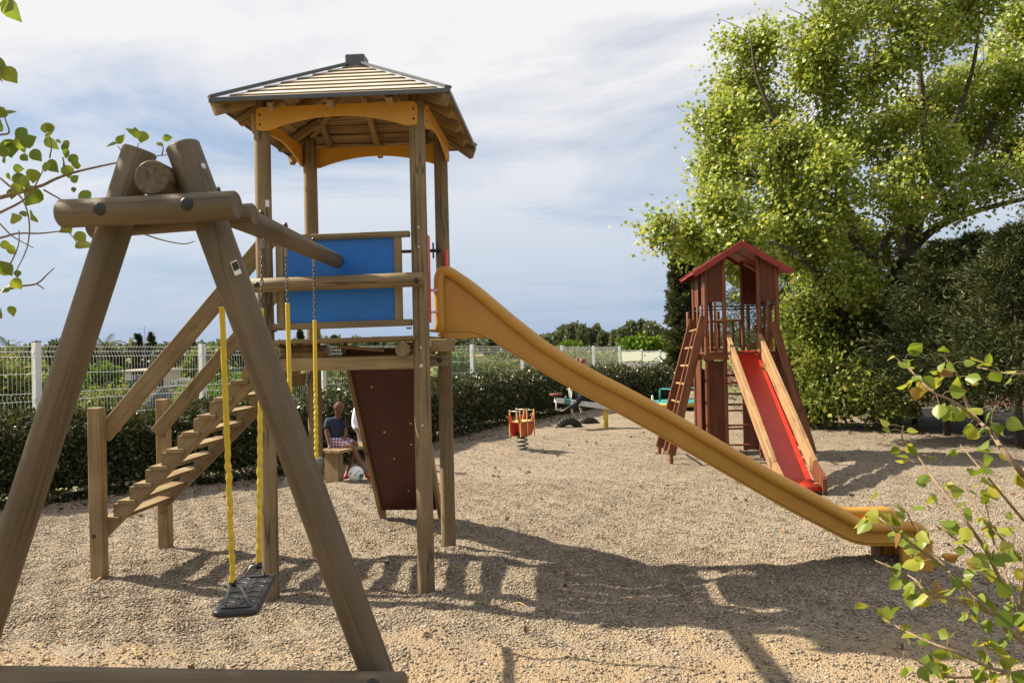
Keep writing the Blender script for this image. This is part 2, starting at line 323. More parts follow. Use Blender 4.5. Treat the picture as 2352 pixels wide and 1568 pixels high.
def grid_mesh(name, xs, ys, zf, mat, keep=None):
    X, Y = np.meshgrid(xs, ys); Z = zf(X, Y); co = np.stack([X, Y, Z], -1).reshape(-1, 3); nx = len(xs); ny = len(ys)
    I = np.arange(nx * ny).reshape(ny, nx); q = np.stack([I[:-1, :-1], I[:-1, 1:], I[1:, 1:], I[1:, :-1]], -1).reshape(-1, 4)
    if keep is not None:
        c = co[q].mean(1); q = q[keep(c[:, 0], c[:, 1])]
        u, inv = np.unique(q, return_inverse=True); co = co[u]; q = inv.reshape(-1, 4)
    return np_mesh(name, co, q.ravel(), np.full(len(q), 4), mat, smooth=True)
def land_z(x, y):
    d = fence_dist(x, y); t = np.clip((d - 1.0) / 11.0, 0, 1); t = t * t * (3 - 2 * t)
    return -0.30 - 0.9 * t * np.clip(1.2 - np.asarray(x) / 30.0, 0.25, 1.0)
def spread(n, near, far): t = np.linspace(-1, 1, n); return np.sign(t) * (near * np.abs(t) + (far - near) * np.abs(t) ** 5)
o = mobj('ground', grid_mesh('ground', spread(181, 45, 2600), 20 + spread(181, 45, 2600), land_z, M_FIELD)); tag(o, kind='structure')
def in_play(x, y): return (fence_dist(x, y) < -0.15) & (x < 7.75 + 0.25 * np.sin(y) - 0.05 * np.maximum(0, y - 18)) & (y < 33)
gx = np.concatenate([np.arange(-9, 9.2, 0.09)]); gy = np.concatenate([np.arange(-3, 12, 0.09), np.arange(12, 33, 0.25)])
o = mobj('gravel_ground', grid_mesh('gravel_ground', gx, gy, g_height, M_GRAVEL, in_play)); tag(o, kind='structure')

# loose pebbles lying on the gravel, the size of a thumbnail
def pebble_mat():
    m, nt, b, L = newmat('pebble')
    a = N(nt, 'ShaderNodeAttribute'); a.attribute_name = 'rnd'
    cr = ramp(nt, [(0.0, (0.100, 0.084, 0.064)), (0.18, (0.193, 0.159, 0.119)), (0.45, (0.286, 0.238, 0.180)), (0.7, (0.353, 0.304, 0.234)), (0.82, (0.248, 0.178, 0.121)), (0.9, (0.311, 0.243, 0.182)), (1.0, (0.484, 0.436, 0.363))]); L(a.outputs['Fac'], cr.inputs[0]); L(cr.outputs[0], b.inputs['Base Color'])
    b.inputs['Roughness'].default_value = 0.85; b.inputs['Specular IOR Level'].default_value = 0.2
    return m
def pebbles(n, y0, y1, smin, smax):
    u = RNG.random(n); yy = np.sqrt(y0 ** 2 + u * (y1 ** 2 - y0 ** 2)); xx = (RNG.random(n) * 2 - 1) * (0.66 * yy + 0.3)
    k = in_play(xx, yy); xx = xx[k]; yy = yy[k]
    # fewer where the sandy earth shows
    sand = (yy < 5.1) & (np.sin(2.1 * xx + 1) * np.sin(3.3 * yy + xx) > -0.25) & (RNG.random(len(xx)) < 0.72); xx = xx[~sand]; yy = yy[~sand]
    n = len(xx); zz = g_height(xx, yy)
    base = np.array([(1, 0, 0), (-1, 0, 0), (0, 1, 0), (0, -1, 0), (0, 0, 1), (0, 0, -1)], float)
    F = np.array([(0, 2, 4), (2, 1, 4), (1, 3, 4), (3, 0, 4), (2, 0, 5), (1, 2, 5), (3, 1, 5), (0, 3, 5)])
    s = smin + (smax - smin) * RNG.random(n) ** 2.2
    V = base[None] * (1 + 0.35 * (RNG.random((n, 6, 3)) - 0.5)) + 0.25 * (RNG.random((n, 6, 3)) - 0.5)
    V[:, :, 2] *= 0.62; V[:, :, 0] *= 1.25
    an = RNG.random(n) * 2 * pi; c, sn = np.cos(an)[:, None], np.sin(an)[:, None]
    x = V[:, :, 0] * c - V[:, :, 1] * sn; y = V[:, :, 0] * sn + V[:, :, 1] * c; tilt = (RNG.random((n, 1)) - 0.5) * 0.9
    z = V[:, :, 2] + x * tilt; P = np.stack([x, y, z], -1) * s[:, None, None]
    P += np.stack([xx, yy, zz + s * 0.25], -1)[:, None]
    return P.reshape(-1, 3), (F[None] + (np.arange(n) * 6)[:, None, None]).reshape(-1), np.repeat(RNG.random(n), 8)
a1 = pebbles(135000, 3.6, 7.0, 0.0045, 0.0125); a2 = pebbles(75000, 7.0, 10.5, 0.006, 0.0125); a3 = pebbles(35000, 10.5, 16.0, 0.007, 0.0135)
co = np.vstack([a1[0], a2[0], a3[0]]); lp = np.concatenate([a1[1], a2[1] + len(a1[0]), a3[1] + len(a1[0]) + len(a2[0])]); rn = np.concatenate([a1[2], a2[2], a3[2]])
o = mobj('pebbles', np_mesh('pebbles', co, lp, np.full(len(lp) // 3, 3), pebble_mat(), rn, smooth=True))
tag(o, 'loose beige and grey pebbles covering the playground', 'gravel', kind='stuff')

# ------------------------------------------------------------------ shared materials
M_LOG = wood('weathered_log', (0.172, 0.118, 0.059), (0.24, 0.174, 0.093), (0.30, 0.226, 0.126), rough=0.66, spec=0.35, grain=18, along=1.0, bump=0.4)
M_DLOG = wood('grey_swing_log', (0.085, 0.060, 0.031), (0.128, 0.092, 0.050), (0.175, 0.13, 0.073), rough=0.58, spec=0.4, grain=17, along=0.7, bump=0.3, crack=0.32)
M_PLANK = wood('pine_plank', (0.20, 0.135, 0.066), (0.28, 0.198, 0.104), (0.35, 0.26, 0.145), grain=30, along=1.2, bump=0.35, crack=0.25)
M_ROOFB = wood('roof_board', (0.50, 0.43, 0.35), (0.62, 0.55, 0.46), (0.72, 0.66, 0.57), grain=24, along=0.9, bump=0.3, crack=0.2, rough=0.6)
M_RAFT = wood('rafter_wood', (0.19, 0.115, 0.05), (0.28, 0.185, 0.09), (0.35, 0.24, 0.125), grain=24, along=1.1, bump=0.3)
M_SLATE = paint('grey_roof_trim', (0.075, 0.08, 0.085), rough=0.35, var=0.15, dirt=0.3)
M_BOLT = paint('black_bolt_cap', (0.012, 0.012, 0.013), rough=0.4, dirt=0.1)
M_STEEL = paint('dull_steel', (0.30, 0.29, 0.27), rough=0.42, metal=0.85, dirt=0.35, scale=20)
M_ZINC = paint('zinc_screw', (0.55, 0.55, 0.53), rough=0.35, metal=0.7, scale=20)
M_ARCH = paint('orange_yellow_board', (0.56, 0.27, 0.03), rough=0.5, var=0.06, dirt=0.15)
M_BLUE = paint('blue_board', (0.005, 0.135, 0.50), rough=0.42, var=0.14, dirt=0.3, scale=3)
M_SLIDE = paint('yellow_slide_plastic', (0.46, 0.232, 0.032), rough=0.36, var=0.10, dirt=0.38, scale=2.2, dirtcol=(0.28, 0.13, 0.02))
M_RED = paint('red_board', (0.62, 0.05, 0.025), rough=0.45)
M_PINK = paint('pale_mauve_tube', (0.55, 0.36, 0.42), rough=0.5)
M_BROWNPLY = paint('brown_plywood', (0.058, 0.013, 0.008), rough=0.6, var=0.22, dirt=0.35)
M_YROPE = paint('yellow_sleeve', (0.60, 0.43, 0.03), rough=0.5, var=0.08, dirt=0.2, scale=10)
M_CHAIN = paint('rusty_chain', (0.16, 0.14, 0.12), rough=0.5, metal=0.7, dirt=0.5, scale=40, dirtcol=(0.10, 0.05, 0.025))
M_RUBBER = paint('black_rubber', (0.022, 0.022, 0.024), rough=0.42, var=0.2, dirt=0.3, dirtcol=(0.07, 0.065, 0.06))
M_STICK = paint('white_sticker', (0.75, 0.75, 0.75), rough=0.4)

# ------------------------------------------------------------------ the tower with roof, stairs, climbing board and yellow slide
TC = Vector((-1.175, 6.5, 0)); TY = -0.064; E1 = Vector((cos(TY), sin(TY), 0)); E2 = Vector((-sin(TY), cos(TY), 0)); EZ = Vector((0, 0, 1)); HW = 0.566
def T(a, b, z): return TC + E1 * a + E2 * b + EZ * z
tower = thing('play_tower', 'wooden play tower with pyramid roof, blue panel, stairs and long yellow slide', 'play tower', TC)
for a, b in ((-1, -1), (1, -1), (-1, 1), (1, 1)):
    p = log('post', T(a * HW, b * HW, -0.12), T(a * HW, b * HW, 3.56), 0.061, M_LOG, tower, r1=0.058, n=24, wob=0.012)
    if (a, b) == (1, -1):
        for z in (2.60, 2.46, 1.75, 1.62, 1.20): dome('screw', T(HW + 0.005, -HW - 0.058, z), -E2, 0.009 if z != 1.62 else 0.016, 0.006, M_ZINC, p, 10)
    if (a, b) == (-1, -1): beam('maker_plate', T(-HW + 0.045, -HW - 0.045, 2.78), T(-HW + 0.045, -HW - 0.045, 2.83), 0.03, 0.004, M_STICK, p, E1 * 0.7 - E2 * -0.7)
# arched fascia boards between the posts
def arch_pts(half):
    pts = [(-half, 3.345), (-half, 3.46)]
    for k in range(5): an = pi - pi / 2 * k / 4; pts.append((-half + 0.035 + 0.035 * cos(an), 3.455 + 0.035 * sin(an)))
    for k in range(5): an = pi / 2 - pi / 2 * k / 4; pts.append((half - 0.035 + 0.035 * cos(an), 3.455 + 0.035 * sin(an)))
    pts += [(half, 3.345)]
    for k in range(4): an = -pi / 2 * k / 3; pts.append((half - 0.02 + 0.02 * cos(an), 3.342 + 0.02 * sin(an)))
    for k in range(15):
        t = k / 14; x = (half - 0.08) * (1 - 2 * t); pts.append((x, 3.322 + 0.088 * (1 - abs(1 - 2 * t) ** 2.0)))
    for k in range(4): an = -pi / 2 - pi / 2 * k / 3; pts.append((-half + 0.02 + 0.02 * cos(an), 3.342 + 0.02 * sin(an)))
    return pts[:1] and [q for i, q in enumerate(pts) if i not in (0, 12)]
AP = arch_pts(0.582)
def face_frame(k):       # front, right, back, left
    return ((E1, -E2), (E2, E1), (-E1, E2), (-E2, -E1))[k]
for k in range(4):
    u, n = face_frame(k); c = TC + n * (HW + 0.052)
    W = frame(c, n, u)   # local x along u, y = n x u, z outwards
    sgn = 1 if (n.cross(u)).z > 0 else -1
    mb = MB().prism([(x, sgn * z, 0) for x, z in AP], (0, 0, 0.019))
    ar = mb.build('arch_board', M_ARCH, tower, W)
    for x in (-0.555, 0.555):
        for z in (3.365, 3.435): dome('bolt', c + u * x + EZ * z + n * 0.018, n, 0.009, 0.006, M_BOLT, ar, 8)
# roof
roof = thing('roof', parent=tower, loc=T(0, 0, 3.5))
RH, RZ0, RZ1 = 0.825, 3.49, 3.985; NB = 9
for k in range(4):
    u, n = face_frame(k); sl = (EZ * (RZ1 - RZ0) - n * RH); Ls = sl.length; sd = sl.normalized(); up = u.cross(sd); up = up if up.z > 0 else -up
    for i in range(NB):
        t0 = i / NB; t1 = min(0.985, (i + 1.16) / NB)
        h0 = RH * (1 - t0) - 0.008; h1 = max(0.012, RH * (1 - t1) - 0.008)
        c0 = TC + EZ * RZ0 + n * RH + sl * t0; c1 = TC + EZ * RZ0 + n * RH + sl * t1
        P = [c0 - u * h0 + up * 0.013, c0 + u * h0 + up * 0.013, c1 + u * h1, c1 - u * h1]
        if (P[1] - P[0]).cross(P[2] - P[0]).dot(up) > 0: off = -up * 0.016
        else: P.reverse(); off = -up * 0.016
        W = frame(c0, u, n); Wi = W.inverted()
        mb = MB().prism([Wi @ p for p in P], Wi.to_3x3() @ off); rb_ = mb.build('roof_board', M_ROOFB, roof, W)
        if len(rb_.data.materials) < 2: rb_.data.materials.append(M_RAFT)
        for pf in rb_.data.polygons:
            if pf.index != 0: pf.material_index = 1
    # fascia strip under the lowest board
    e0 = TC + EZ * (RZ0 + 0.004) + n * (RH + 0.011)
    beam('eave_trim', e0 - u * (RH + 0.01), e0 + u * (RH + 0.01), 0.016, 0.032, M_SLATE, roof, n)
    # rafters under the boards
    for x, t1 in ((-0.42, 0.5), (0.0, 0.97), (0.42, 0.5)):
        q0 = TC + EZ * (RZ0 - 0.045) + n * (RH - 0.03) + u * x; q1 = q0 + sl * t1
        beam('rafter', q0, q1, 0.045, 0.06, M_RAFT, roof, u)
for a, b in ((-1, -1), (1, -1), (-1, 1), (1, 1)):
    c0 = T(a * (RH + 0.012), b * (RH + 0.012), RZ0 + 0.026); c1 = T(0, 0, RZ1 + 0.026)
    d = (c1 - c0).normalized(); sidev = d.cross(EZ).normalized()
    beam('hip_cap', c0, c0 + (c1 - c0) * 0.965, 0.055, 0.022, M_SLATE, roof, sidev)
    q0 = T(a * (RH - 0.01), b * (RH - 0.01), RZ0 - 0.055); q1 = T(0, 0, RZ1 - 0.06)
    beam('hip_rafter', q0, q1, 0.05, 0.09, M_RAFT, roof, sidev)
beam('apex_block', T(0, 0, 3.86), T(0, 0, 4.045), 0.15, 0.15, M_SLATE, roof, E1)
# front guard: framed blue board
gp = thing('guard_panel', parent=tower, loc=T(0, -HW, 1.9))
fb = -HW + 0.01
mb = MB(); W = frame(T(-0.035, fb, 2.245), EZ, E1); mb.box((0, 0, 0), (0.84, 0.016, 0.60)); mb.build('blue_board', M_BLUE, gp, W)
for a in (-0.452, 0.41): beam('stile', T(a, fb - 0.012, 1.945), T(a, fb - 0.012, 2.545), 0.055, 0.03, M_LOG, gp, E1)
beam('top_rail', T(-0.525, fb - 0.012, 2.556), T(0.498, fb - 0.012, 2.562), 0.042, 0.05, M_LOG, gp, EZ)
beam('bottom_rail', T(-0.528, fb - 0.012, 1.918), T(0.503, fb - 0.012, 1.931), 0.048, 0.05, M_LOG, gp, EZ)
for a in (-0.50, 0.48): MB().tube([T(a, fb - 0.02, 1.885), T(a, fb - 0.02, 1.895)], 0.02, 8).build('bracket', M_BOLT, gp)
# back guard: black bar between the rear posts, red boards beside the slide mouth
cyl('guard_bar', T(-HW, HW - 0.05, 2.565), T(HW, HW - 0.05, 2.565), 0.014, M_BOLT, tower)
beam('bar_flange', T(HW - 0.07, HW - 0.065, 2.50), T(HW - 0.07, HW - 0.065, 2.63), 0.008, 0.05, M_BOLT, tower, E1)
for b in (-HW + 0.085, HW - 0.085):
    rb = beam('red_board', T(HW + 0.045, b, 1.93), T(HW + 0.045, b, 2.56), 0.016, 0.12, M_RED, tower, E1)
for z in (2.17, 2.01): cyl('mauve_tube', T(HW - 0.02, -0.36, z), T(0.66, -0.36, z), 0.011, M_PINK, tower, 10)
# deck
for i in range(6):
    b0 = -0.64 + i * 0.215
    beam('deck_board', T(-0.545, b0 + 0.1, 1.81 + (0.002 if i % 2 else 0)), T(0.535, b0 + 0.1, 1.822), 0.20, 0.028, M_PLANK, tower, E2)
for a in (-0.487, 0.44): log('joist', T(a, -0.635, 1.738), T(a, 0.64, 1.738), 0.054, M_LOG, tower)
for b in (-HW, HW): beam('cross_beam', T(-HW + 0.05, b, 1.645), T(HW - 0.05, b, 1.648), 0.095, 0.06, M_PLANK, tower, EZ)
beam('side_beam', T(-HW - 0.075, -0.5, 1.50), T(-HW - 0.075, 0.5, 1.50), 0.10, 0.04, M_PLANK, tower, EZ)
beam('loose_board', T(-0.12, -0.30, 1.772), T(0.22, -0.22, 1.735), 0.08, 0.022, M_PLANK, tower, E2)
k1 = beam('slide_bearer', T(0.62, -0.46, 1.765), T(0.785, -0.46, 1.762), 0.115, 0.09, M_PLANK, tower, E2)
k2 = beam('slide_bearer', T(0.60, -0.42, 1.655), T(0.735, -0.42, 1.655), 0.09, 0.085, M_LOG, tower, E2); dome('bolt', T(0.68, -0.466, 1.655), -E2, 0.02, 0.006, M_BOLT, k2)
# climbing board behind, leaning away from the deck
cw = thing('climbing_wall', parent=tower, loc=T(0, 1.2, 0))
c_top = (0.585, 1.745); c_bot = (1.84, 0.125)
dv = (T(0, c_bot[0], c_bot[1]) - T(0, c_top[0], c_top[1])); dn = dv.cross(E1).normalized()
mid = (T(0, *c_top) + T(0, *c_bot)) * 0.5
W = frame(mid + E1 * 0.0, dv, E1); mb = MB().box((-0.005, 0, 0), (0.56, 0.018, dv.length)); mb.build('plywood', M_BROWNPLY, cw, W)
for a in (-0.305, 0.295): beam('side_rail', T(a, c_top[0] + 0.0, c_top[1] + 0.03), T(a, c_bot[0] + 0.02, c_bot[1] - 0.03), 0.035, 0.11, M_RAFT, cw, E1)
nrm_cam = dn if dn.y < 0 else -dn
for a, t in ((-0.13, 0.2), (0.16, 0.42), (-0.10, 0.47), (0.13, 0.55), (-0.06, 0.64), (0.02, 0.86)):
    p = T(a, *c_top) + dv * t + nrm_cam * 0.012
    beam('hold_nut', p, p + nrm_cam * 0.006, 0.016, 0.016, M_ZINC, cw, E1, 0.001)
log('foot_post', T(-0.30, 1.88, -0.1), T(-0.30, 1.88, 0.285), 0.042, M_LOG, cw)
log('foot_post', T(0.30, 1.88, -0.1), T(0.30, 1.88, 0.285), 0.042, M_LOG, cw)
# stairs on the left
st = thing('staircase', parent=tower, loc=T(-1.3, 0.24, 0))
bn, bf = -0.249, 0.74
for b, a in ((bn, -2.03), (bf, -1.995)):
    sp = beam('newel_post', T(a, b, -0.1), T(a, b, 1.34), 0.098, 0.098, M_PLANK, st, E1)
    dome('bolt', T(a - 0.01, b - 0.05, 0.36), -E2, 0.017, 0.004, M_BOLT, sp)
NT = 10
def stringer(b, nm):
    a0, z0, da, dz = -2.0, 0.487, 0.1303, 0.1300
    P = [(a0, 0.33), (a0, z0 - 0.03)]
    for i in range(NT):
        P += [(a0 + 0.06 + i * da, z0 - 0.03 + i * dz), (a0 + 0.06 + i * da, z0 - 0.03 + (i + 1) * dz)]
    P += [(a0 + 0.06 + NT * da, z0 - 0.03 + NT * dz), (-HW - 0.09, 1.735), (-HW - 0.09, 1.66)]
    P = [P[0], P[1]] + P[2:-3] + [(-HW - 0.09, z0 - 0.03 + NT * dz - 0.02), (-HW - 0.09, 1.62)]
    d = Vector((P[-1][0] - P[0][0], P[-1][1] - P[0][1])); W = frame(T(P[0][0], b, P[0][1]), E1 * d.x + EZ * d.y, E2); Wi = W.inverted()
    mb = MB().prism([Wi @ T(p[0], b - 0.022, p[1]) for p in P], Wi.to_3x3() @ (E2 * 0.044)); mb.build(nm, M_PLANK, st, W)
stringer(bn + 0.075, 'stringer'); stringer(bf - 0.075, 'stringer')
for i in range(NT):
    a = -1.955 + i * 0.1303; z = 0.487 + i * 0.13
    beam('tread', T(a, bn + 0.03, z - 0.014), T(a, bf - 0.03, z - 0.014), 0.145, 0.029, M_PLANK, st, E1)
beam('handrail', T(-2.02, bn + 0.065, 1.115), T(-0.62, bn + 0.065, 2.66), 0.036, 0.135, M_PLANK, st, E2)
beam('handrail', T(-2.03, bf - 0.065, 1.04), T(-0.60, bf - 0.065, 2.62), 0.036, 0.12, M_PLANK, st, E2)
# yellow slide
slide = thing('slide', parent=tower, loc=T(2.4, 0, 0)); slide['label'] = 'long orange yellow plastic slide with rolled edges'
S_TOP = [(.625, 1.86), (.622, 2.05), (.622, 2.24), (.636, 2.305), (.662, 2.342), (.709, 2.353), (.76, 2.343), (.828, 2.300), (.925, 2.225), (1.059, 2.107), (1.192, 1.990), (1.325, 1.879), (1.42, 1.800), (1.55, 1.711), (1.736, 1.594), (1.9, 1.500), (2.065, 1.411), (2.251, 1.308), (2.4, 1.221), (2.76, 0.996), (3.122, 0.774), (3.388, 0.626), (3.525, 0.548), (3.625, 0.490), (3.699, 0.452), (3.76, 0.437), (3.864, 0.435), (4.02, 0.437), (4.085, 0.428), (4.130, 0.396), (4.155, 0.345), (4.162, 0.28)]
S_BOT = [(.640, 1.84), (.75, 1.811), (1.004, 1.816), (1.079, 1.765), (1.257, 1.648), (1.495, 1.499), (1.731, 1.361), (1.966, 1.233), (2.395, .984), (3.117, .549), (3.33, .432), (3.541, .316), (3.63, .277), (3.70, .260), (3.78, .255), (4.15, .253)]
SB0, SB1 = -0.33, 0.225
tp = smooth_path([Vector((a, z, 0)) for a, z in S_TOP], 3); bp_ = smooth_path([Vector((a, z, 0)) for a, z in S_BOT], 3)
def path_norm(P, i):
    t = (P[min(i + 1, len(P) - 1)] - P[max(i - 1, 0)]).normalized(); return Vector((t.y, -t.x, 0))    # to the inside (below)
lipw = 0.043
axis = [p + path_norm(tp, i) * lipw for i, p in enumerate(tp)]
outline = [p + path_norm(tp, i) * 0.06 for i, p in enumerate(tp)]
for b, sg in ((SB0, -1), (SB1, 1)):
    MB().tube([T(p.x, b + sg * -0.012, p.y) for p in axis], lipw, 14, ry=0.95, up=E2).build('rolled_edge', M_SLIDE, slide)
    poly = [T(p.x, b - sg * 0.03, p.y) for p in outline] + [T(p.x, b - sg * 0.03, p.y) for p in reversed(bp_)]
    bm = bmesh.new(); vs = [bm.verts.new(p) for p in poly]; fc = bm.faces.new(vs)
    r = bmesh.ops.extrude_face_region(bm, geom=[fc]); bmesh.ops.translate(bm, verts=[v for v in r['geom'] if isinstance(v, bmesh.types.BMVert)], vec=E2 * (-sg * 0.016))
    bmesh.ops.triangulate(bm, faces=[f for f in bm.faces if len(f.verts) > 4]); bmesh.ops.recalc_face_normals(bm, faces=bm.faces)
    me = bpy.data.meshes.new('side_wall'); bm.to_mesh(me); bm.free(); mobj('side_wall', me, M_SLIDE, slide)
FLR = [(.58, 1.885), (.78, 1.885), (.92, 1.872), (1.05, 1.815), (1.257, 1.69), (1.495, 1.541), (1.731, 1.403), (1.966, 1.275), (2.395, 1.026), (3.117, .591), (3.33, .474), (3.541, .358), (3.63, .317), (3.70, .300), (3.78, .293), (4.07, .291), (4.12, .27), (4.15, .225), (4.155, .15)]
fl = smooth_path([Vector((a, z, 0)) for a, z in FLR], 3); V = []; F = []
for i, p in enumerate(fl):
    for b in (SB0 + 0.02, SB1 - 0.02):
        n = path_norm(fl, i); V += [T(p.x, b, p.y), T(p.x + n.x * 0.02, b, p.y + n.y * 0.02)]
for i in range(len(fl) - 1):
    k = i * 4; F += [(k, k + 4, k + 6, k + 2), (k + 1, k + 3, k + 7, k + 5), (k, k + 1, k + 5, k + 4), (k + 2, k + 6, k + 7, k + 3)]
mobj('chute', mesh_from('chute', V, F, True), M_SLIDE, slide)
# pedestal below the run-out, and a wooden stake
ped = [(3.955, 0.26), (3.965, 0.02), (3.97, -0.1), (4.168, -0.1), (4.166, 0.26)]
for b in (SB0 - 0.02, SB1 - 0.03): MB().prism([T(a, b, z) for a, z in ped], E2 * 0.05).build('pedestal', M_SLIDE, slide)
MB().prism([T(4.11, SB0 - 0.015, 0.3), T(4.11, SB0 - 0.015, -0.1), T(4.168, SB0 - 0.015, -0.1), T(4.168, SB0 - 0.015, 0.3)], E2 * (SB1 - SB0 + 0.03)).build('pedestal', M_SLIDE, slide)
log('stake', T(3.905, 0.0, -0.1), T(3.905, 0.0, 0.27), 0.042, M_RAFT, slide)

# ------------------------------------------------------------------ swing frame
swf = thing('swing_set', 'round log swing frame whose beam ends on the wooden play tower', 'swing frame', (-1.1, 2.7, 0))
B0 = at(348, 407, 2.62); B1 = at(775, 600, 5.86)
log('top_beam', B0, B1, 0.057, M_DLOG, swf, r1=0.05, n=28)
def leg(p, q, nm='leg'):
    p = Vector(p); q = Vector(q); d = (q - p).normalized(); k = (-0.1 - p.z) / d.z
    return log(nm, p, p + d * k, 0.054, M_DLOG, swf, n=28)
LL = leg(at(322, 343, 2.74), at(71, 1117, 2.74)); LR = leg(at(418, 333, 2.70), at(862, 1535, 2.70))
c1 = log('cross_log', at(140, 491, 2.62), at(545, 471, 2.58), 0.0455, M_DLOG, swf, n=28)
c2 = log('cross_log', at(208, 522, 2.86), at(585, 493, 2.82), 0.040, M_DLOG, swf, n=24)
c3 = log('base_log', at(-40, 1573, 2.63), at(930, 1586, 2.58), 0.058, M_DLOG, swf, n=28)
for x, y, Y_ in ((229, 480, 2.566), (429, 468, 2.545)): dome('bolt', at(x, y, Y_), Vector((0, -1, 0)), 0.021, 0.006, M_BOLT, c1)
dome('bolt', at(856, 1572, 2.53), Vector((0, -1, 0)), 0.02, 0.006, M_BOLT, c3)
dome('bolt', at(464, 384, 2.68), Vector((1, 0, 0.3)), 0.013, 0.012, M_ZINC, LR)
pl = MB().box((0, 0, 0), (0.025, 0.003, 0.045)).build('maker_plate', M_STICK, LR, frame(at(542, 615, 2.634), Vector((0.34, 0, -1)), Vector((1, -0.35, 0))))
MB().box((0, 0, 0), (0.022, 0.0032, 0.026)).build('plate_print', M_BOLT, LR, frame(at(541, 611, 2.632), Vector((0.34, 0, -1)), Vector((1, -0.35, 0))))
rail = log('beam_rest', T(-0.635, -HW - 0.112, 2.212), T(0.608, -HW - 0.112, 2.228), 0.051, M_LOG, swf, n=24)
for a in (-0.565, 0.568): dome('bolt', T(a, -HW - 0.162, 2.215), -E2, 0.02, 0.005, M_BOLT, rail)
# chains, sleeves and seats
def on_beam(Y): t = (Y - B0.y) / (B1.y - B0.y); return B0 + (B1 - B0) * t
def chain_mesh(p, q, nm, parent):
    p = Vector(p); q = Vector(q); d = q - p; n = max(2, int(d.length / 0.021)); mb = MB(); z = d.normalized()
    for i in range(n):
        c = p + d * ((i + 0.5) / n); x = Vector((1, 0, 0)) if i % 2 else Vector((0, 1, 0)); x = (x - z * x.dot(z)).normalized()
        ring = [c + x * (0.0075 * cos(a)) + z * (0.0155 * sin(a)) for a in [2 * pi * k / 8 for k in range(8)]]
        mb.tube(ring, 0.0026, 5, closed=True)
    return mb.build(nm, M_CHAIN, parent)
def sleeve(p, q, nm, parent, puck=0.35):
    p = Vector(p); q = Vector(q); n = 150; pts = []; rad = []
    ph = random.random() * 6; sd = Vector((1, 0.2, 0)).normalized()
    for i in range(n + 1):
        t = i / n; w = max(0, min(1, (t - puck) * 5))
        pts.append(p + (q - p) * t + sd * (0.0014 * w * sin(t * 58 + ph)) + Vector((0.2, -1, 0)) * (0.0015 * w * cos(t * 41 + ph)))
        rad.append(0.0122 + 0.0026 * w * sin(t * 150 + ph) * (0.4 + 0.6 * abs(sin(t * 23 + ph))))
    return MB().tube(pts, rad, 10).build(nm, M_YROPE, parent)
def hang(parent, Y, low, zs):
    top = on_beam(Y) - EZ * 0.055; low = Vector(low)
    MB().tube([top + EZ * 0.02, top - EZ * 0.02], [0.012, 0.009], 8).box(top - EZ * 0.03, (0.016, 0.02, 0.03)).build('hanger', M_STEEL, parent)
    MB().tube([top + EZ * 0.112, top + EZ * 0.135], [0.014, 0.008], 10).build('hanger_bolt', M_BOLT, parent)
    a = top - EZ * 0.04; t = (a.z - zs) / (a.z - low.z); m = a + (low - a) * t
    chain_mesh(a, m, 'chain', parent); sleeve(m, low, 'sleeve', parent)
sw = thing('swing', 'black rubber swing seat on yellow sleeved chains under the log beam', 'swing', at(560, 1375, 3.55))
l1 = at(535, 1338, 3.40); l2 = at(594, 1298, 3.78)
hang(sw, 3.27, l1, 1.93); hang(sw, 3.90, l2, 1.95)
sc_ = [at(497, 1393, 3.27), at(577, 1396, 3.27), at(632, 1340, 3.84), at(551, 1340, 3.84)]; zt = sum(p.z for p in sc_) / 4
ctr = sum((Vector((p.x, p.y, zt)) for p in sc_), Vector()) / 4
ux = Vector((sc_[1].x - sc_[0].x + sc_[2].x - sc_[3].x, sc_[1].y - sc_[0].y + sc_[2].y - sc_[3].y, 0)).normalized(); uy = Vector((-ux.y, ux.x, 0))
uy = (Vector((sc_[3].x + sc_[2].x - sc_[0].x - sc_[1].x, sc_[3].y + sc_[2].y - sc_[0].y - sc_[1].y, 0))).normalized(); ux = Vector((uy.y, -uy.x, 0))
def rr_loop(hx, hy, r, n=5):
    out = []
    for cx, cy, a0 in ((hx - r, hy - r, 0), (-hx + r, hy - r, pi / 2), (-hx + r, -hy + r, pi), (hx - r, -hy + r, 3 * pi / 2)):
        for k in range(n): an = a0 + pi / 2 * k / (n - 1); out.append((cx + r * cos(an), cy + r * sin(an)))
    return out
W = frame(ctr, EZ, ux); rings = [(0.078, 0.255, -0.016), (0.090, 0.268, -0.006), (0.092, 0.27, 0.006), (0.086, 0.264, 0.015), (0.078, 0.256, 0.017)]
V = []; F = []
for hx, hy, z in rings: V += [(x, y, z) for x, y in rr_loop(hx, hy, 0.03)]
nn = 20
for i in range(len(rings) - 1):
    for k in range(nn): F.append((i * nn + k, i * nn + (k + 1) % nn, (i + 1) * nn + (k + 1) % nn, (i + 1) * nn + k))
F += [tuple(reversed(range(nn))), tuple(range((len(rings) - 1) * nn, len(rings) * nn))]
seat = mobj('seat', mesh_from('seat', V, F, [True] * (len(F) - 2) + [False, False]), M_RUBBER, sw, W)
mb = MB()
for j, y in enumerate((-0.17, -0.10, -0.03, 0.04, 0.11, 0.18)):
    for s in (-1, 1):
        mb.tube([(s * 0.010, y - 0.02, 0.0175), (s * 0.022, y + 0.018, 0.0178), (s * 0.062, y + 0.018, 0.0178), (s * 0.066, y - 0.012, 0.0175)], 0.0032, 6)
mb.build('tread_ribs', M_RUBBER, seat, W)
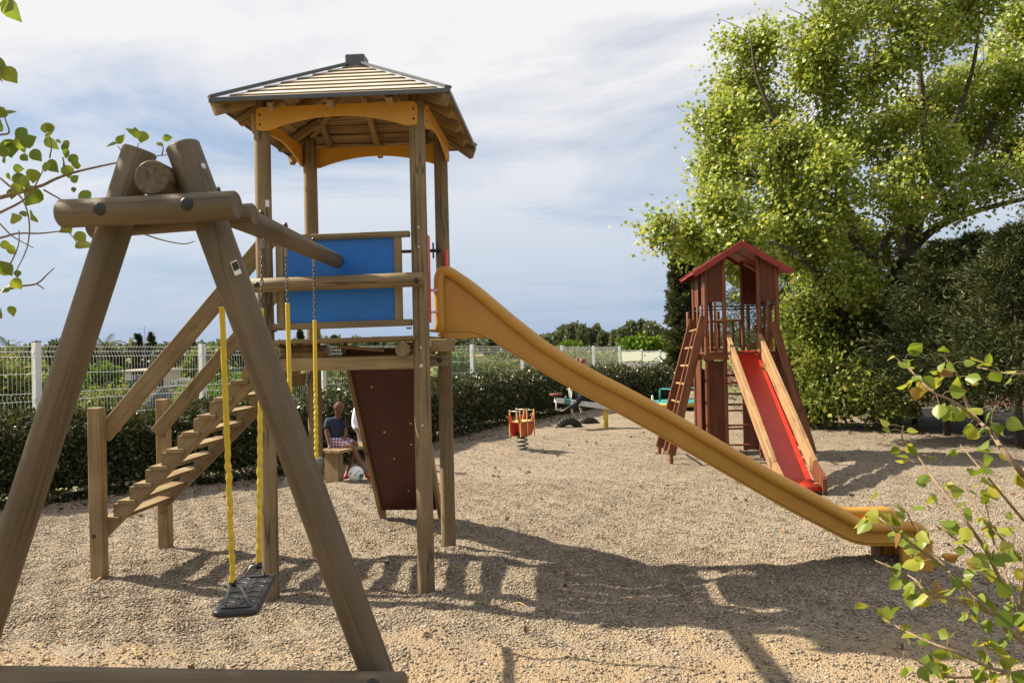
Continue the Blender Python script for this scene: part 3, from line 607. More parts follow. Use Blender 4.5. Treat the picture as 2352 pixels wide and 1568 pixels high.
for l, s in ((l1, -1), (l2, 1)):
    base = W @ Vector((0, s * 0.215, 0.018))
    MB().box((0, s * 0.225, 0.0195), (0.12, 0.03, 0.004)).build('clamp_plate', M_RUBBER, seat, W)
    for x in (-0.048, 0.048): MB().tube([l - EZ * 0.0, (l + (W @ Vector((x, s * 0.215, 0.07)))) * 0.5, W @ Vector((x, s * 0.215, 0.016))], 0.004, 7).build('seat_link', M_STEEL, sw)
    MB().tube([l + EZ * 0.015, l - EZ * 0.012], [0.016, 0.018], 8).build('chain_knot', M_BOLT, sw)
tz = thing('trapeze_swing', 'metal trapeze bar on yellow sleeved chains nearest the tower', 'swing', at(729, 1062, 5.05))
t3 = on_beam(4.36); t4 = on_beam(5.06); b3 = Vector((t3.x + 0.0, 4.40, 1.075)); b4 = Vector((t4.x - 0.005, 5.05, 1.075))
hang(tz, 4.36, b3, 2.0); hang(tz, 5.06, b4, 1.93)
cyl('trapeze_bar', b3 - Vector((0, 0.1, 0.01)), b4 + Vector((0.005, 0.08, -0.01)), 0.021, M_STEEL, tz, 16)
# ------------------------------------------------------------------ the brown play tower with red roof and red slide
M_BWOOD = wood('brown_stained_wood', (0.105, 0.030, 0.012), (0.18, 0.058, 0.021), (0.27, 0.10, 0.037), grain=24, along=1.2, bump=0.25, spec=0.35, rough=0.6)
M_BPANEL = wood('brown_panel', (0.090, 0.026, 0.012), (0.125, 0.038, 0.017), (0.16, 0.053, 0.023), grain=10, along=1.0, bump=0.1, crack=0.1, rough=0.55)
M_BARE = wood('worn_pine', (0.24, 0.125, 0.055), (0.34, 0.20, 0.095), (0.43, 0.285, 0.155), grain=26, along=1.1, bump=0.35)
M_RROOF = paint('red_roof_sheet', (0.24, 0.018, 0.010), rough=0.5, var=0.1, dirt=0.2)
M_RSLIDE = paint('red_slide_bed', (0.42, 0.022, 0.012), rough=0.35, var=0.08, dirt=0.25, dirtcol=(0.45, 0.12, 0.08))
RC = Vector((3.55, 12.2, 0)); RY = -0.066; R1 = Vector((cos(RY), sin(RY), 0)); R2 = Vector((-sin(RY), cos(RY), 0))
def Q(a, b, z): return RC + R1 * a + R2 * b + EZ * z
rt = thing('red_roof_tower', 'brown wooden play tower with red gable roof and red slide', 'play tower', Q(-0.155, 0.6, 0))
AL, AIL, AIR, AR, AM = -0.67, -0.405, 0.098, 0.36, -0.155; RD = 1.12
def rpost(a, b, z1, z0=-0.1, r=0.036): return log('post', Q(a, b, z0), Q(a, b, z1), r, M_BWOOD, rt, n=14)
for a in (AL, AR): rpost(a, 0, 2.86); rpost(a, RD, 2.86)
for a in (AIL, AIR): rpost(a, 0, 3.02, r=0.031); rpost(a, RD, 3.02, r=0.031)
for b in (0.38, 0.76): rpost(AL, b, 2.30, 1.5, 0.022); rpost(AR, b, 2.30, 1.5, 0.022)
# roof: two red sheets with folded edges
rr_ = thing('roof', parent=rt, loc=Q(AM, 0.5, 3.2))
for s in (-1, 1):
    e = Q(AM + s * 0.70, 0, 2.765); r0 = Q(AM, 0, 3.2); d = e - r0
    for nm, b0, b1, dz in (('roof_sheet', -0.15, 0.66, 0.0), ('roof_sheet', 0.655, 1.32, -0.012)):
        P = [r0 + R2 * b0 + EZ * dz, r0 + R2 * b1 + EZ * dz, e + R2 * b1 + EZ * dz, e + R2 * b0 + EZ * dz]
        if s < 0: P.reverse()
        MB().prism(P, EZ * -0.018).build(nm, M_RROOF, rr_)
    for b in (-0.155, 1.305): beam('barge_board', r0 + R2 * b - EZ * 0.03, e + R2 * b - EZ * 0.03, 0.022, 0.085, M_RROOF, rr_, R2)
    for t in (0.3, 0.75): dome('bolt', r0 + d * t - R2 * 0.167 - EZ * 0.035, -R2, 0.012, 0.005, M_BOLT, rr_, 8)
MB().tube([Q(AM, -0.12, 3.2), Q(AM, -0.12, 3.235)], [0.02, 0.012], 8).build('finial', M_BOLT, rr_)
# upper panels
def rpanel(P, off, nm='panel', m=None): 
    W = frame(P[0], EZ, Vector(P[1]) - Vector(P[0])); Wi = W.inverted()
    return MB().prism([Wi @ Vector(p) for p in P], Wi.to_3x3() @ Vector(off)).build(nm, m or M_BPANEL, rt, W)
def gz(a): return 3.17 - abs(a - AM) * 0.62 - 0.03
for a0, a1 in ((AL + .03, AIL - .025), (AIR + .025, AR - .03)):
    for b in (0.0, RD): rpanel([Q(a0, b, 2.33), Q(a1, b, 2.33), Q(a1, b, gz(a1)), Q(a0, b, gz(a0))], R2 * 0.016)
for a in (AL, AR): rpanel([Q(a, 0.04, 2.30), Q(a, 0.40, 2.30), Q(a, 0.40, 2.79), Q(a, 0.04, 2.79)], R1 * 0.016); rpanel([Q(a, 0.70, 2.30), Q(a, RD - .04, 2.30), Q(a, RD - .04, 2.79), Q(a, 0.70, 2.79)], R1 * 0.016)
for b in (0.0, RD): cyl('cross_bar', Q(AL, b, 2.26), Q(AR, b, 2.26), 0.011, M_BOLT, rt, 8)
for a in (AL, AR): cyl('cross_bar', Q(a, 0, 2.24), Q(a, RD, 2.24), 0.011, M_BOLT, rt, 8)
# balustrades: slender spindles
for a0, a1 in ((AL, AIL), (AIR, AR)):
    log('spindle', Q((a0 + a1) / 2, 0, 1.56), Q((a0 + a1) / 2, 0, 2.36), 0.019, M_BWOOD, rt, n=10)
for b in (RD,):
    log('hand_rail', Q(AL - .05, b + .12, 2.065), Q(AIR + .03, b + .12, 2.085), 0.025, M_BARE, rt, n=10)
    for k in range(7): log('spindle', Q(AL + .06 + k * 0.115, b + .12, 1.64), Q(AL + .06 + k * 0.115, b + .12, 2.06), 0.018, M_BWOOD, rt, n=8)
for a in (-0.74, -0.26): log('rear_post', Q(a, RD + .2, 1.5), Q(a, RD + .2, 2.24), 0.032, M_BWOOD, rt, n=12)
# deck
for k in range(8): beam('deck_board', Q(AL - .03, 0.02 + k * 0.155, 1.575), Q(AR + .03, 0.02 + k * 0.155, 1.575), 0.145, 0.03, M_BWOOD, rt, R2)
for b in (-0.03, 0.55, RD + .03): beam('deck_beam', Q(AL - .06, b, 1.515), Q(AR + .06, b, 1.515), 0.085, 0.045, M_BWOOD, rt, EZ)
beam('deck_step', Q(-0.46, RD + .15, 1.61), Q(0.02, RD + .15, 1.61), 0.07, 0.2, M_BARE, rt, EZ)
beam('deck_end', Q(0.2, RD + .1, 1.66), Q(0.42, RD + .1, 1.66), 0.12, 0.05, M_BARE, rt, EZ)
# lower walls
rpanel([Q(AL + .03, 0, 0.05), Q(AIL - .02, 0, 0.05), Q(AIL - .02, 0, 1.46), Q(AL + .03, 0, 1.46)], R2 * 0.02, 'lower_panel')
rpanel([Q(AL + .02, RD, 0.05), Q(AL + .26, RD, 0.05), Q(AL + .26, RD, 1.30), Q(AL + .02, RD, 1.30)], R2 * 0.02, 'lower_panel')
rpanel([Q(-0.15, 0.06, 0.135), Q(0.085, 0.06, 0.135), Q(0.085, 0.06, 0.86), Q(-0.15, 0.06, 0.86)], R2 * 0.02, 'lower_panel')
rpanel([Q(AL, 0.62, 0.05), Q(AL, RD - .03, 0.05), Q(AL, RD - .03, 1.45), Q(AL, 0.62, 1.45)], R1 * 0.02, 'lower_panel')
for z in (0.21, 0.50, 0.81, 1.13): log('rung', Q(AIL, 0.05, z), Q(AIR, 0.05, z), 0.016, M_BWOOD, rt, n=10)
for z in (0.34, 0.63, 0.90, 1.20): log('rung', Q(AIL, RD, z), Q(AIR, RD, z), 0.016, M_BWOOD, rt, n=10)
# ladder on the left flank
ld = thing('ladder', parent=rt, loc=(2.3, 12.4, 0))
F0, F1 = Vector((2.275, 12.0, 0.12)), Vector((2.265, 12.9, 0.12)); U0, U1 = Vector((2.80, 12.02, 2.12)), Vector((2.83, 12.9, 2.09)); FM, UM = (F0 + F1) * 0.5, (U0 * 0.9 + F0 * 0.1 + U1 * 0.9 + F1 * 0.1) * 0.5
beam('ladder_rail', F0, U0, 0.04, 0.12, M_BWOOD, ld, Vector((0, 1, 0))); beam('ladder_rail', F1, U1, 0.04, 0.12, M_BWOOD, ld, Vector((0, 1, 0)))
beam('ladder_rail', FM, UM, 0.035, 0.06, M_BWOOD, ld, Vector((0, 1, 0)))
for k in range(7):
    t = 0.1 + k * 0.135; log('rung', F0 + (U0 - F0) * t, F1 + (U1 - F1) * t, 0.017, M_BARE, ld, n=10)
for p in (F0, F1): beam('ladder_foot', p - EZ * 0.22 + Vector((0.0, 0, 0)), p + EZ * 0.05, 0.05, 0.05, M_BWOOD, ld, Vector((1, 0, 0)))
# climbing ramp on the right flank: boards with slots
rp = thing('climbing_ramp', parent=rt, loc=(4.3, 12.3, 0))
G0, G1 = Vector((4.30, 11.92, 0.10)), Vector((4.36, 12.95, 0.10)); H0, H1 = Vector((3.80, 12.02, 2.02)), Vector((3.86, 13.0, 2.0))
beam('ramp_rail', G0, H0, 0.04, 0.12, M_BWOOD, rp, Vector((0, 1, 0))); beam('ramp_rail', G1, H1, 0.04, 0.12, M_BWOOD, rp, Vector((0, 1, 0)))
nb = 7
for k in range(nb):
    f = (k + 0.5) / nb; p = G0 + (G1 - G0) * f; q = H0 + (H1 - H0) * f; d = q - p
    if k in (2, 4): 
        beam('ramp_board', p + d * 0.02, p + d * 0.28, 0.118, 0.022, M_BWOOD, rp, Vector((0, 1, 0))); beam('ramp_board', p + d * 0.34, p + d * 0.78, 0.118, 0.022, M_BWOOD, rp, Vector((0, 1, 0)))
    else: beam('ramp_board', p + d * 0.02, p + d * 0.78, 0.118, 0.022, M_BWOOD, rp, Vector((0, 1, 0)))
for p in (G0, G1): beam('ramp_foot', p - EZ * 0.2, p + EZ * 0.06, 0.06, 0.06, M_BWOOD, rp, Vector((1, 0, 0)))
# red slide with bare timber cheeks
rs = thing('slide', parent=rt, loc=Q(AM, -1.5, 0)); rs['label'] = 'red slide bed between worn pine side boards'
s0, s1 = (0.02, 1.60), (-2.58, 0.125)
P = [Q(-0.33, *s0), Q(0.07, *s0), Q(0.07, *s1), Q(-0.33, *s1)]
MB().prism(P, EZ * -0.015).build('slide_bed', M_RSLIDE, rs)
lipP = [(-2.57, 0.128), (-2.66, 0.118), (-2.78, 0.115), (-2.90, 0.112), (-2.945, 0.095), (-2.95, 0.05)]
V = []; F = []
for b, z in lipP: V += [Q(-0.33, b, z), Q(0.07, b, z)]
for i in range(len(lipP) - 1): F.append((2 * i, 2 * i + 2, 2 * i + 3, 2 * i + 1))
lo = mobj('slide_lip', mesh_from('slide_lip', V, F, True), M_RSLIDE, rs)
sm = lo.modifiers.new('thick', 'SOLIDIFY'); sm.thickness = 0.015
for a in (-0.36, 0.10):
    ck = beam('cheek_board', Q(a, 0.06, 1.755), Q(a, -2.60, 0.262), 0.05, 0.20, M_BARE, rs, R1)
    lg = beam('cheek_cap', Q(a, 0.0, 1.845), Q(a, -2.56, 0.372), 0.06, 0.04, M_BARE, rs, R1)
    MB().prism([Q(a - 0.025, b, z) for b, z in ((-2.50, 0.40), (-2.94, 0.225), (-2.985, 0.19), (-2.985, 0.03), (-2.93, 0.0), (-2.86, 0.05), (-2.5, 0.20))], R1 * 0.05).build('cheek_end', M_BWOOD if a > 0 else M_BARE, rs)
    beam('cheek_post', Q(a, -0.01, 1.55), Q(a, -0.01, 1.90), 0.045, 0.05, M_BWOOD, rs, R1)
    beam('slide_foot', Q(a * 0.6 + 0.0, -2.80, -0.1), Q(a * 0.6, -2.80, 0.12), 0.05, 0.05, M_BARE, rs, R1)

# ------------------------------------------------------------------ spring rider: a little red boat on a dark coil spring
M_ORANGE = paint('orange_red_board', (0.48, 0.075, 0.025), rough=0.4, var=0.06)
M_CREAM = paint('cream_edge', (0.62, 0.42, 0.16), rough=0.5)
M_SPRING = paint('dark_green_spring', (0.015, 0.03, 0.028), rough=0.4)
spr = thing('spring_rider', 'red and orange boat shaped spring rider on a dark coil', 'spring rider', gr(1200, 1038))
sb = gr(1200, 1038); D0 = Vector((0.62, 0.78, 0)).normalized(); D1 = Vector((-D0.y, D0.x, 0))
mb = MB(); hel = []
for k in range(0, 61): an = k / 60 * 2 * pi * 4.2; rr = 0.085 - 0.02 * abs(k / 60 - 0.5); hel.append(sb + Vector((rr * cos(an), rr * sin(an), 0.01 + 0.27 * k / 60)))
mb.tube(hel, 0.012, 8).build('spring', M_SPRING, spr)
MB().tube([sb + EZ * 0.26, sb + EZ * 0.31], [0.10, 0.10], 12).build('spring_plate', M_BOLT, spr)
hull = [(-0.30, 0.66), (-0.27, 0.52), (-0.24, 0.36), (-0.17, 0.28), (0.17, 0.28), (0.25, 0.36), (0.29, 0.52), (0.32, 0.70), (0.26, 0.68), (0.20, 0.56), (0.02, 0.52), (-0.16, 0.55), (-0.23, 0.64)]
hull2 = [(x * 0.72, 0.27 + (z - 0.28) * 0.92) for x, z in hull]
for s, m in ((-1, M_ORANGE), (1, M_RED)):
    MB().prism([sb + D0 * x + D1 * (s * 0.095) + EZ * z for x, z in hull2], D1 * 0.016).build('hull_board', m, spr)
MB().prism([sb + D0 * -0.18 + D1 * -0.12 + EZ * 0.50, sb + D0 * 0.20 + D1 * -0.12 + EZ * 0.50, sb + D0 * 0.20 + D1 * 0.12 + EZ * 0.50, sb + D0 * -0.18 + D1 * 0.12 + EZ * 0.50], EZ * 0.018).build('seat_board', M_CREAM, spr)
for x in (-0.18, 0.0, 0.19):
    z1 = 0.72 if x == 0 else 0.70
    for s in (-1, 1): beam('upright', sb + D0 * x + D1 * (s * 0.115) + EZ * 0.27, sb + D0 * x + D1 * (s * 0.105) + EZ * z1, 0.022, 0.016, M_CREAM, spr, D0)
    cyl('hand_bar', sb + D0 * x - D1 * 0.125 + EZ * (z1 - 0.02), sb + D0 * x + D1 * 0.125 + EZ * (z1 - 0.02), 0.010, M_STEEL, spr, 10)

# ------------------------------------------------------------------ seesaw
M_YPOST = paint('yellow_post_paint', (0.66, 0.46, 0.07), rough=0.5)
M_WHITEP = paint('chipped_white_paint', (0.60, 0.62, 0.62), rough=0.5, dirt=0.7, scale=9, dirtcol=(0.12, 0.26, 0.27))
M_TEAL = paint('teal_paint', (0.03, 0.23, 0.22), rough=0.5)
ss = thing('seesaw', 'white seesaw plank with round hand hoops on a yellow post', 'seesaw', gr(1391, 982))
pv = gr(1391, 982)
cyl('pivot_post', pv - EZ * 0.1, pv + EZ * 0.47, 0.055, M_YPOST, ss, 16)
e0 = at(1275, 918, 17.1); e1 = pv + (pv + EZ * 0.44 - e0) * 1.0; e1 = pv + EZ * 0.44 + (pv + EZ * 0.44 - e0)
pk = beam('plank', e0, e1, 0.10, 0.22, M_WHITEP, ss, EZ)
for s, e in ((0, e0), (1, e1)):
    d = ((e1 - e0) if s == 0 else (e0 - e1)).normalized()
    cs = e + d * 0.02 + EZ * 0.085
    MB().tube([cs - EZ * 0.0, cs + EZ * 0.05], [0.13, 0.13], 18).build('round_seat', M_BWOOD, ss)
    hc = e + d * 0.33 + EZ * 0.19
    MB().tube([hc + Vector((d.x * 0 + 0.09 * cos(a) * 0.35, 0.09 * cos(a), 0.12 * sin(a))) for a in [2 * pi * k / 16 for k in range(16)]], 0.014, 6, closed=True).tube([hc - EZ * 0.12, hc + EZ * 0.12], 0.01, 6).build('hand_hoop', M_STICK, ss)
    MB().tube([e + d * 0.02 - EZ * 0.04, e + d * 0.02 - EZ * 0.19, e + d * 0.14 - EZ * 0.21, e + d * 0.36 - EZ * 0.05], 0.012, 6).build('foot_stay', M_STICK, ss)
    beam('teal_band', e + d * 0.17, e + d * 0.31, 0.104, 0.224, M_TEAL, ss, EZ)

# ------------------------------------------------------------------ half buried tyres
M_TYRE = paint('old_tyre', (0.03, 0.028, 0.026), rough=0.8, dirt=0.6, dirtcol=(0.12, 0.10, 0.08), scale=8)
def tyre(p, nm, label, R=0.20, tilt=0.0):
    V = []; n = 26; o_ = thing(nm, label, 'tyre', p, group='tyres half buried in the gravel')
    mb = MB(); ring = [Vector((R * cos(2 * pi * k / n), 0, R * sin(2 * pi * k / n))) for k in range(n)]
    Rm = Matrix.Rotation(tilt, 3, 'Z'); mb.tube([Vector(p) + Rm @ q for q in ring], 0.085, 10, closed=True, up=Rm @ Vector((0, 1, 0))).build('carcass', M_TYRE, o_)
    mb = MB()
    for k in range(n):
        an = 2 * pi * (k + .5) / n; c = Vector((cos(an), 0, sin(an)))
        mb.box(Vector(p) + Rm @ (c * (R + 0.078)), (0.03, 0.13, 0.02), Rm @ Matrix.Rotation(-an + pi / 2, 3, 'Y'))
    mb.build('tread_blocks', M_TYRE, o_)
tyre(gr(1307, 980) - EZ * 0.10, 'tyre', 'black tyre half buried under the seesaw seat end', 0.22, 0.1)
tyre(gr(1352, 969) - EZ * 0.17, 'tyre', 'smaller tyre sunk deeper, just left of the yellow seesaw post', 0.2, 0.2)

# ------------------------------------------------------------------ roundabout behind the brown tower
ca = thing('roundabout', 'low playground roundabout with teal deck and hand rails behind the ladder', 'roundabout', at(1560, 925, 21.6))
cc = Vector((4.35, 21.6, 0.0))
MB().tube([cc + EZ * 0.10, cc + EZ * 0.19], [0.70, 0.78], 32).build('deck_rim', M_YPOST, ca)
MB().tube([cc + EZ * 0.19, cc + EZ * 0.215], [0.76, 0.74], 32).build('deck', M_TEAL, ca)
MB().tube([cc - EZ * 0.05, cc + EZ * 0.10], [0.2, 0.2], 16).build('hub', M_WHITEP, ca)
for k in range(4):
    an = 0.5 + k * pi / 2; d = Vector((cos(an), sin(an), 0)); t = Vector((-d.y, d.x, 0)); c = cc + d * 0.45
    MB().tube([c - t * 0.28 + EZ * 0.2, c - t * 0.28 + EZ * 0.5, c - t * 0.2 + EZ * 0.54, c + t * 0.2 + EZ * 0.54, c + t * 0.28 + EZ * 0.5, c + t * 0.28 + EZ * 0.2], 0.014, 6).build('hand_rail', M_TEAL, ca)
wc = cc + Vector((-0.74, -0.15, 0.26))
MB().tube([wc + Vector((0.03 * cos(a), 0.085 * cos(a), 0.12 * sin(a))) for a in [2 * pi * k / 16 for k in range(16)]], 0.016, 6, closed=True).build('hand_hoop', M_STICK, ca)

# ------------------------------------------------------------------ bench, ball
bc = thing('bench', 'plain slatted timber bench in front of the hedge', 'bench', gr(755, 1108))
pA = Vector((-2.47, 10.92, 0)); bd = Vector((0.44, 0.90, 0)).normalized(); bs = Vector((bd.y, -bd.x, 0))
pA = Vector((-2.40, 10.85, 0)); BL_ = 1.75
for k in range(3): beam('seat_slat', pA + bs * (0.11 - k * 0.125) - bd * 0.05 + EZ * 0.415, pA + bs * (0.11 - k * 0.125) + bd * BL_ + EZ * 0.415, 0.11, 0.035, M_PLANK, bc, bs)
for t in (0.06, BL_ - 0.1):
    beam('block_leg', pA + bd * t - bs * 0.01 - EZ * 0.1, pA + bd * t - bs * 0.01 + EZ * 0.397, 0.12, 0.22, M_PLANK, bc, bd)
ball = thing('football', 'white football with green swirls on the gravel by the bench', 'ball', gr(818, 1105))
bp0 = gr(818, 1106) + EZ * 0.105
def ball_mat():
    m, nt, b, L = newmat('football_skin'); tc = N(nt, 'ShaderNodeTexCoord')
    w = N(nt, 'ShaderNodeTexWave', inp={'Scale': 5.0, 'Distortion': 9.0, 'Detail': 1.0, 'Detail Scale': 1.2}); L(tc.outputs['Object'], w.inputs['Vector'])
    n = N(nt, 'ShaderNodeTexNoise', inp={'Scale': 9.0, 'Detail': 1.0}); L(tc.outputs['Object'], n.inputs['Vector'])
    mu = N(nt, 'ShaderNodeMath', operation='MULTIPLY'); L(w.outputs['Fac'], mu.inputs[0]); L(n.outputs[0], mu.inputs[1])
    cr = ramp(nt, [(0.46, (0.72, 0.73, 0.72)), (0.49, (0.02, 0.16, 0.12))]); L(mu.outputs[0], cr.inputs[0]); L(cr.outputs[0], b.inputs['Base Color']); b.inputs['Roughness'].default_value = 0.35
    return m
bm = bmesh.new(); bmesh.ops.create_icosphere(bm, subdivisions=4, radius=0.105); me = bpy.data.meshes.new('shell'); bm.to_mesh(me); bm.free(); me.polygons.foreach_set('use_smooth', [True] * len(me.polygons))
mobj('shell', me, ball_mat(), ball, Matrix.Translation(bp0) @ Matrix.Rotation(0.6, 4, 'Y'))

# ------------------------------------------------------------------ people
M_SKIN = paint('brown_skin', (0.135, 0.055, 0.028), rough=0.55, var=0.08, dirt=0.05, scale=12)
M_SKIN2 = paint('light_skin', (0.48, 0.27, 0.19), rough=0.5, var=0.06, dirt=0.03, scale=12)
M_HAIR = paint('short_black_hair', (0.010, 0.007, 0.005), rough=0.9, spec=0.1)
M_HAIR2 = paint('auburn_hair', (0.13, 0.045, 0.02), rough=0.55)
M_NAVY = paint('navy_shirt', (0.012, 0.020, 0.042), rough=0.85, dirt=0.1)
M_WSHIRT = paint('white_shirt', (0.72, 0.74, 0.78), rough=0.85, dirt=0.05)
M_JEANS = paint('dark_jeans', (0.012, 0.018, 0.03), rough=0.85)
M_RSHOE = paint('red_shoe', (0.30, 0.018, 0.014), rough=0.5)
M_GSHOE = paint('grey_shoe', (0.22, 0.20, 0.19), rough=0.7)
M_EYE = paint('dark_eye', (0.01, 0.008, 0.008), rough=0.2); M_LIP = paint('lip', (0.22, 0.06, 0.045), rough=0.5)
def plaid():
    m, nt, b, L = newmat('plaid_cotton'); tc = N(nt, 'ShaderNodeTexCoord')
    w1 = N(nt, 'ShaderNodeTexWave', inp={'Scale': 7.0}); w1.bands_direction = 'X'; w2 = N(nt, 'ShaderNodeTexWave', inp={'Scale': 8.0}); w2.bands_direction = 'Z'
    L(tc.outputs['Object'], w1.inputs['Vector']); L(tc.outputs['Object'], w2.inputs['Vector'])
    c1 = ramp(nt, [(0.3, (0.62, 0.55, 0.58)), (0.6, (0.20, 0.24, 0.42))]); c2 = ramp(nt, [(0.4, (1, 1, 1)), (0.75, (0.75, 0.22, 0.25))]); L(w1.outputs[0], c1.inputs[0]); L(w2.outputs[0], c2.inputs[0])
    mx = N(nt, 'ShaderNodeMix', data_type='RGBA', blend_type='MULTIPLY'); mx.inputs[0].default_value = 1; L(c1.outputs[0], mx.inputs[6]); L(c2.outputs[0], mx.inputs[7]); L(mx.outputs[2], b.inputs['Base Color']); b.inputs['Roughness'].default_value = 0.9
    return m
M_PLAID = plaid()
def skin_mesh(name, verts, edges, radii, m, parent, root=0, levels=2, post=None):
    me = bpy.data.meshes.new(name); me.from_pydata([tuple(v) for v in verts], edges, [])
    o = bpy.data.objects.new(name + '_tmp', me); COL.objects.link(o)
    o.modifiers.new('skin', 'SKIN'); sd = o.modifiers.new('sub', 'SUBSURF'); sd.levels = levels; sd.render_levels = levels
    if not me.skin_vertices: me.attributes.new('skin', 'FLOAT', 'POINT')
    sv = me.skin_vertices[0].data
    for i, r in enumerate(radii):
        sv[i].radius = (r, r) if not hasattr(r, '__len__') else r
        sv[i].use_root = (i == root)
    dg = bpy.context.evaluated_depsgraph_get(); ev = o.evaluated_get(dg); out = bpy.data.meshes.new_from_object(ev)
    out.name = name
    bpy.data.objects.remove(o); bpy.data.meshes.remove(me)
    out.polygons.foreach_set('use_smooth', [True] * len(out.polygons)); out.materials.clear()
    return mobj(name, out, m, parent)
def ellipsoid(name, c, r, m, parent, R=None, sub=3, fn=None):
    bm = bmesh.new(); bmesh.ops.create_icosphere(bm, subdivisions=sub, radius=1.0)
    for v in bm.verts:
        q = Vector((v.co.x * r[0], v.co.y * r[1], v.co.z * r[2]))
        if fn: q = fn(v.co.copy(), q)
        v.co = q
    me = bpy.data.meshes.new(name); bm.to_mesh(me); bm.free(); me.polygons.foreach_set('use_smooth', [True] * len(me.polygons))
    W = Matrix.Translation(Vector(c)) @ (R.to_4x4() if R else Matrix()); return mobj(name, me, m, parent, W)
def hand_chain(wrist, d, side, size=1.0):
    """palm and five fingers as extra skin vertices: returns verts, edges (indices from 0 = palm), radii"""
    d = Vector(d).normalized(); side = (Vector(side) - d * Vector(side).dot(d)).normalized(); nrm = d.cross(side)
    V = [Vector(wrist) + d * 0.035 * size]; E = []; R = [(0.020 * size, 0.013 * size)]
    for k, (off, ln) in enumerate(((-0.022, 0.050), (-0.008, 0.058), (0.007, 0.055), (0.021, 0.043))):
        a = V[0] + d * 0.028 * size + side * off * size; b = a + d * ln * 0.55 * size - nrm * 0.004; c = a + d * ln * size - nrm * 0.016 * size
        i = len(V); V += [a, b, c]; E += [(0, i), (i, i + 1), (i + 1, i + 2)]; R += [0.0062 * size, 0.0056 * size, 0.0045 * size]
    i = len(V); V += [V[0] - side * 0.03 * size + d * 0.005, V[0] - side * 0.042 * size + d * 0.03 * size]; E += [(0, i), (i, i + 1)]; R += [0.007 * size, 0.005 * size]
    return V, E, R
def person(name, label, parts, joints, edges, radii, skin, hands=(), root=0):
    t = thing(name, label, 'person', joints[0])
    V = [Vector(j) for j in joints]; E = list(edges); R = list(radii)
    for (wi, d, sd, sz) in hands:
        hv, he, hr = hand_chain(V[wi], d, sd, sz); k = len(V); V += hv; R += hr; E += [(wi, k)] + [(a + k, b + k) for a, b in he]
    skin_mesh('body', V, E, R, skin, t, root)
    return t
# --- boy on the bench
HIP = Vector((-2.42, 11.22, 0.50)); 
J = dict(pel=HIP, belly=HIP + Vector((-0.01, 0.0, 0.10)), chest=HIP + Vector((0.0, -0.01, 0.24)), neck=HIP + Vector((0.045, -0.03, 0.345)), headb=HIP + Vector((0.055, -0.045, 0.385)), heads=HIP + Vector((0.055, -0.05, 0.45)),
 shL=HIP + Vector((-0.095, -0.05, 0.285)), elL=HIP + Vector((-0.10, -0.11, 0.13)), wrL=HIP + Vector((-0.045, -0.19, -0.035)),
 shR=HIP + Vector((0.105, 0.02, 0.285)), elR=HIP + Vector((0.15, -0.03, 0.13)), wrR=HIP + Vector((0.13, -0.10, 0.02)),
 hipL=HIP + Vector((0.02, -0.07, -0.01)), knL=Vector((-2.165, 11.02, 0.46)), anL=Vector((-1.985, 10.98, 0.11)), toL=Vector((-1.89, 10.93, 0.045)),
 hipR=HIP + Vector((0.06, 0.05, -0.01)), knR=Vector((-2.12, 11.17, 0.47)), anR=Vector((-2.25, 11.10, 0.10)), toR=Vector((-2.25, 11.0, 0.045)))
names = list(J); ix = {n: i for i, n in enumerate(names)}
edges = [(ix[a], ix[b]) for a, b in (('pel', 'belly'), ('belly', 'chest'), ('chest', 'neck'), ('neck', 'headb'), ('headb', 'heads'), ('chest', 'shL'), ('shL', 'elL'), ('elL', 'wrL'), ('chest', 'shR'), ('shR', 'elR'), ('elR', 'wrR'), ('pel', 'hipL'), ('hipL', 'knL'), ('knL', 'anL'), ('anL', 'toL'), ('pel', 'hipR'), ('hipR', 'knR'), ('knR', 'anR'), ('anR', 'toR'))]
rad = dict(pel=(0.08, 0.07), belly=(0.062, 0.06), chest=(0.062, 0.06), neck=0.036, headb=0.048, heads=0.055, shL=0.030, elL=0.025, wrL=0.019, shR=0.030, elR=0.025, wrR=0.019, hipL=0.06, knL=0.042, anL=0.026, toL=0.022, hipR=0.06, knR=0.042, anR=0.026, toR=0.022)
boy = person('person', 'seated boy in navy T-shirt and plaid shorts on the bench', None, [J[n] for n in names], edges, [rad[n] for n in names], M_SKIN, hands=((ix['wrL'], (0.35, -0.6, -0.35), (0.8, 0.5, 0), 0.85), (ix['wrR'], (0.2, -0.8, -0.3), (0.8, 0.3, 0.2), 0.85)))
hc = HIP + Vector((0.065, -0.055, 0.475)); RH_ = Matrix.Rotation(0.42, 3, 'Z') @ Matrix.Rotation(0.10, 3, 'X')
def face_fn(u, q):   # nose, brow, chin on the -y side
    if u.y < 0:
        q.y -= 0.016 * math.exp(-((u.x / 0.16) ** 2 + ((u.z + 0.10) / 0.20) ** 2)); q.y += 0.007 * (math.exp(-(((u.x - 0.38) / 0.2) ** 2 + ((u.z - 0.06) / 0.16) ** 2)) + math.exp(-(((u.x + 0.38) / 0.2) ** 2 + ((u.z - 0.06) / 0.16) ** 2)))
        q.y -= 0.006 * math.exp(-((u.x / 0.3) ** 2 + ((u.z + 0.85) / 0.25) ** 2))
    if u.z < -0.2: q.x *= 1 - 0.28 * (-u.z - 0.2)
    return q
hd = ellipsoid('head', hc, (0.066, 0.082, 0.093), M_SKIN, boy, RH_, 4, face_fn)
hair = ellipsoid('hair', hc + RH_ @ Vector((0, 0.012, 0.014)), (0.0685, 0.081, 0.087), M_HAIR, boy, RH_, 4, lambda u, q: q if (u.z > 0.16 + 0.30 * max(0, -u.y) or (u.y > 0.25 and u.z > -0.45)) else q * 0.86)
